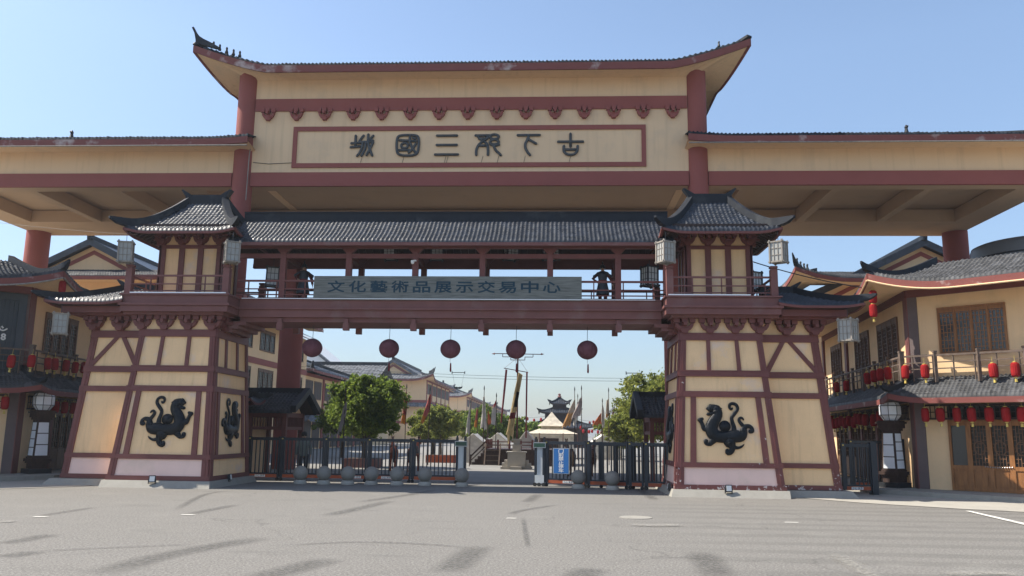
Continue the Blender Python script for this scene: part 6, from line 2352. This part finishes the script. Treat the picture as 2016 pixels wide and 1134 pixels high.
def figure(o, P, s, rz, cloth, arms, armour=False, trousers='cloth_dark', hair='hair'):
    """standing person, 1.75 tall before scaling, facing -y; arms: two (elbow, wrist) pairs for -x and +x"""
    c = Matrix.Translation(P) @ Matrix.Rotation(rz, 4, 'Z') @ Matrix.Scale(s, 4)
    def put(mb, name, mat, par=o, smooth=True):
        mb.v = [tuple(c @ Vector(v)) for v in mb.v]
        return mb.build(name, mat, par, smooth=smooth)
    nd = [(0, 0, .95, .15, .11), (0, .01, 1.12, .14, .10), (0, .01, 1.32, .17, .115), (0, .01, 1.46, .085), (0, 0, 1.53, .055), (0, -.015, 1.62, .085, .095), (0, -.01, 1.72, .07, .08)]
    ed = [(0, 1), (1, 2), (2, 3), (3, 4), (4, 5), (5, 6)]
    for sgn, (el, wr) in ((-1, arms[0]), (1, arms[1])):
        i = len(nd)
        nd += [(sgn * .19, .01, 1.42, .065), (*el, .047), (*wr, .034)]
        ed += [(3, i), (i, i + 1), (i + 1, i + 2)]
        d = (Vector(wr) - Vector(el)).normalized()
        side = Vector((sgn, 0, 0)) - d * d.x * sgn
        side = side.normalized() if side.length > .1 else Vector((0, -1, 0))
        palm = Vector(wr) + d * .055
        j = len(nd)
        nd.append((*palm, .034, .02))
        ed.append((i + 2, j))
        for k, (off, ln) in enumerate(((-.025, .075), (-.008, .085), (.009, .08), (.025, .062))):
            a = palm + side.cross(d) * off + d * .035
            b = a + d * ln * .55 - side * .01
            e = b + d * ln * .4 - side * .022
            q = len(nd)
            nd += [(*a, .010), (*b, .009), (*e, .008)]
            ed += [(j, q), (q, q + 1), (q + 1, q + 2)]
        t0 = palm + side.cross(d) * -.035
        q = len(nd)
        nd += [(*t0, .011), (*(t0 + d * .045 - side * .02 + side.cross(d) * -.015), .009)]
        ed += [(j, q), (q, q + 1)]
    for sgn in (-1, 1):
        i = len(nd)
        nd += [(sgn * .10, 0, .88, .095), (sgn * .115, -.01, .50, .065), (sgn * .12, .02, .10, .045), (sgn * .13, -.10, .045, .04)]
        ed += [(0, i), (i, i + 1), (i + 1, i + 2), (i + 2, i + 3)]
    mb = MB()
    skin(nd, ed, mb, 1)
    body = put(mb, 'body', 'skin')
    mb = MB()                                            # face
    mb.tube([(0, -.105, 1.64), (0, -.125, 1.605), (0, -.10, 1.595)], [.010, .016, .008], 6)
    put(mb, 'nose', 'skin', body)
    mb = MB()
    for sgn in (-1, 1):
        mb.ball((sgn * .033, -.098, 1.645), .011, 8)
    put(mb, 'eyes', 'glass', body)
    mb = MB()
    mb.ball((0, -.098, 1.565), .022, 8, (1, .4, .3))
    put(mb, 'mouth', 'tassel', body)
    mb = MB()
    for sgn in (-1, 1):
        mb.ball((sgn * .088, 0, 1.635), .024, 8, (.4, .7, 1.2))
    put(mb, 'ears', 'skin', body)
    mb = MB()
    mb.lathe([(.112, 1.62), (.118, 1.68), (.10, 1.76), (.05, 1.80), (.005, 1.81)], (0, .012, 0), 18)
    put(mb, 'helmet' if armour else 'hair', 'iron' if armour else hair)
    if armour:
        mb = MB()
        mb.lathe([(.16, 1.63), (.118, 1.67)], (0, .01, 0), 18)
        mb.tube([(0, 0, 1.80), (0, .01, 1.88), (0, .03, 1.95)], [.02, .03, .006], 7)
        put(mb, 'helmet_brim', 'iron')
    def ell(prof, n=24):
        vs, fs = [], []
        for rx, ry, z in prof:
            for k in range(n):
                t = 2 * math.pi * k / n
                vs.append((rx * math.cos(t), ry * math.sin(t), z))
        for i in range(len(prof) - 1):
            for k in range(n):
                fs.append((i * n + k, i * n + (k + 1) % n, (i + 1) * n + (k + 1) % n, (i + 1) * n + k))
        return vs, fs
    mb = MB()
    if armour:
        mb.add(*ell([(.29, .24, .46), (.26, .21, .70), (.20, .155, .98), (.175, .14, 1.08), (.215, .16, 1.30), (.20, .135, 1.44), (.075, .075, 1.50)]))
        put(mb, 'armour', 'armour')
        mb = MB()
        mb.lathe([(.195, 1.02), (.20, 1.05), (.195, 1.09)], (0, 0, 0), 20)
        put(mb, 'belt', 'tassel')
        for sgn in (-1, 1):
            mb = MB()
            mb.hexa([(sgn * .14, -.12, 1.40), (sgn * .40, -.14, 1.20), (sgn * .40, .14, 1.20), (sgn * .14, .14, 1.40), (sgn * .14, -.10, 1.47), (sgn * .42, -.12, 1.29), (sgn * .42, .12, 1.29), (sgn * .14, .12, 1.47)])
            put(mb, 'shoulder_guard', 'armour', smooth=False)
    else:
        mb.add(*ell([(.19, .15, .86), (.18, .14, 1.05), (.205, .15, 1.30), (.195, .125, 1.44), (.07, .07, 1.50)]))
        put(mb, 'jacket', cloth)
    for sgn, (el, wr) in ((-1, arms[0]), (1, arms[1])):
        mb = MB()
        mb.tube([(sgn * .16, .01, 1.43), (sgn * .19, .01, 1.40), el, tuple(Vector(el).lerp(Vector(wr), .92))], [.07, .078, .066, .052], 12)
        put(mb, 'sleeve', 'armour_red' if armour else cloth)
        mb = MB()
        mb.tube([(sgn * .10, 0, .92), (sgn * .115, -.01, .50), (sgn * .12, .02, .09)], [.11, .085, .07], 12)
        put(mb, 'trouser_leg', 'armour_red' if armour else trousers)
        mb = MB()
        mb.hexa([(sgn * .125 - .05, -.17, 0), (sgn * .125 + .05, -.17, 0), (sgn * .125 + .05, .08, 0), (sgn * .125 - .05, .08, 0),
                 (sgn * .125 - .04, -.14, .06), (sgn * .125 + .04, -.14, .06), (sgn * .125 + .05, .08, .12), (sgn * .125 - .05, .08, .12)])
        put(mb, 'shoe', 'iron', smooth=False)
M['armour'] = mottled('armour', (.03, .034, .045), .45, .3, 20, .3, 40, .5)
M['armour_red'] = mottled('armour_red', (.11, .022, .02), .8, .2, 6, .1)
M['cloth_dark'] = plain('cloth_dark', (.03, .032, .04), .9)
M['cloth_grey'] = plain('cloth_grey', (.16, .19, .17), .9)
M['hair'] = plain('hair', (.012, .01, .01), .6)
W1 = thing('warrior_statue', 'armoured warrior statue standing at the left end of the bridge, one arm bent', 'statue', (-4.88, 26.1, 5.76), 'warrior statues on the bridge')
figure(W1, Vector((-4.88, 26.1, 5.76)), .74, .5, None, (((-.34, -.02, 1.16), (-.30, -.24, 1.05)), ((.36, .03, 1.14), (.38, -.08, .88))), True)
W2 = thing('warrior_statue', 'armoured warrior statue standing at the right end of the bridge, hand on hip', 'statue', (4.86, 26.1, 5.76), 'warrior statues on the bridge')
figure(W2, Vector((4.86, 26.1, 5.76)), .74, -.1, None, (((-.42, .03, 1.18), (-.22, -.06, 1.00)), ((.36, .03, 1.14), (.44, -.06, .90))), True)
PS = thing('person', 'person in a grey green jacket standing behind the left sliding gate', 'person', (-5.75, 30.0, 0))
figure(PS, Vector((-5.75, 30.0, 0)), .93, .4, 'cloth_grey', (((-.27, .04, 1.14), (-.27, -.04, .88)), ((.27, .04, 1.14), (.26, -.05, .88))))

def horse(label, P, rz, mat, s=1.0, mane='mane'):
    o = thing('horse_statue', label, 'horse statue', P, 'horse statues in the forecourt')
    c = Matrix.Translation(P) @ Matrix.Rotation(rz, 4, 'Z') @ Matrix.Scale(s, 4)
    def put(mb, name, m, par=o, smooth=True):
        mb.v = [tuple(c @ Vector(v)) for v in mb.v]
        return mb.build(name, m, par, smooth=smooth)
    nd = [(0, -.45, 1.06, .215, .235), (0, -.1, 1.04, .20, .24), (0, .3, 1.05, .19, .25), (0, .52, 1.12, .15, .21), (0, .72, 1.36, .10, .15), (0, .86, 1.58, .08, .11), (0, 1.0, 1.62, .075, .09), (0, 1.2, 1.46, .055, .065), (0, 1.3, 1.38, .05, .05)]
    ed = [(i, i + 1) for i in range(8)]
    for sg in (-1, 1):
        i = len(nd)
        nd += [(sg * .13, -.52, .92, .12), (sg * .14, -.42, .72, .085), (sg * .14, -.62, .46, .055), (sg * .14, -.58, .12, .038), (sg * .14, -.52, .03, .05)]
        ed += [(0, i)] + [(i + k, i + k + 1) for k in range(4)]
        i = len(nd)
        nd += [(sg * .12, .40, .84, .09), (sg * .12, .42, .48, .052), (sg * .12, .41, .14, .036), (sg * .12, .45, .03, .05)]
        ed += [(2, i)] + [(i + k, i + k + 1) for k in range(3)]
    mb = MB()
    skin(nd, ed, mb, 2, 1)
    b = put(mb, 'body', mat)
    mb = MB()
    for sg in (-1, 1):
        mb.tube([(sg * .05, .92, 1.68), (sg * .07, .93, 1.80)], [.03, .006], 7)
    put(mb, 'ears', mat, b)
    mb = MB()
    mb.tube(crom([(0, -.66, 1.16), (0, -.80, 1.02), (0, -.84, .74), (0, -.80, .46)], 4), [.03, .04, .05, .055, .06, .065, .065, .06, .055, .05, .04, .03, .01], 8)
    put(mb, 'tail', mane)
    mb = MB()
    mb.prism(type('D', (), {'pt': staticmethod(lambda u, z, d: Vector((d, u, z)))}), [(.5, 1.3), (.62, 1.42), (.76, 1.62), (.88, 1.74), (.96, 1.72), (.86, 1.60), (.74, 1.42), (.58, 1.24)], -.025, .025)
    put(mb, 'mane', mane, smooth=False)
    mb = MB()
    mb.add(*[[(-.235, -.22, .92), (.235, -.22, .92), (.235, .2, .92), (-.235, .2, .92), (-.16, -.2, 1.29), (.16, -.2, 1.29), (.16, .18, 1.28), (-.16, .18, 1.28)],
             [(4, 5, 6, 7), (0, 1, 5, 4), (1, 2, 6, 5), (2, 3, 7, 6), (3, 0, 4, 7)]])
    put(mb, 'saddle_cloth', 'dark_wood', smooth=False)
horse('brown horse statue with a pale tail behind the blue notice', (3.95, 34.6, 0), .15, 'horse_brown', .86)
horse('dark brown horse statue, right of the pale tailed one', (4.85, 34.9, 0), -.2, 'horse_brown', .86, 'hair')
horse('reddish horse statue behind the left gate, nearer the big tree', (-3.75, 36.6, 0), .25, 'horse_red', .86, 'hair')
horse('reddish horse statue behind the left gate, nearer the driveway', (-2.75, 36.1, 0), -.1, 'horse_red', .86, 'hair')

# ------------------------------------------------------------------ the summer air
hz_m = bpy.data.materials.new('haze')
hz_m.use_nodes = True
nt = hz_m.node_tree
nt.nodes.clear()
out = nt.nodes.new('ShaderNodeOutputMaterial')
pv = nt.nodes.new('ShaderNodeVolumePrincipled')
pv.inputs['Color'].default_value = (.80, .88, .97, 1)
pv.inputs['Density'].default_value = .0005
pv.inputs['Anisotropy'].default_value = .3
nt.links.new(pv.outputs[0], out.inputs['Volume'])
M['haze'] = hz_m
mb = MB()
mb.box(-750, 750, -80, 1560, -1, 20)
props(mb.build('haze', 'haze'), kind='stuff')
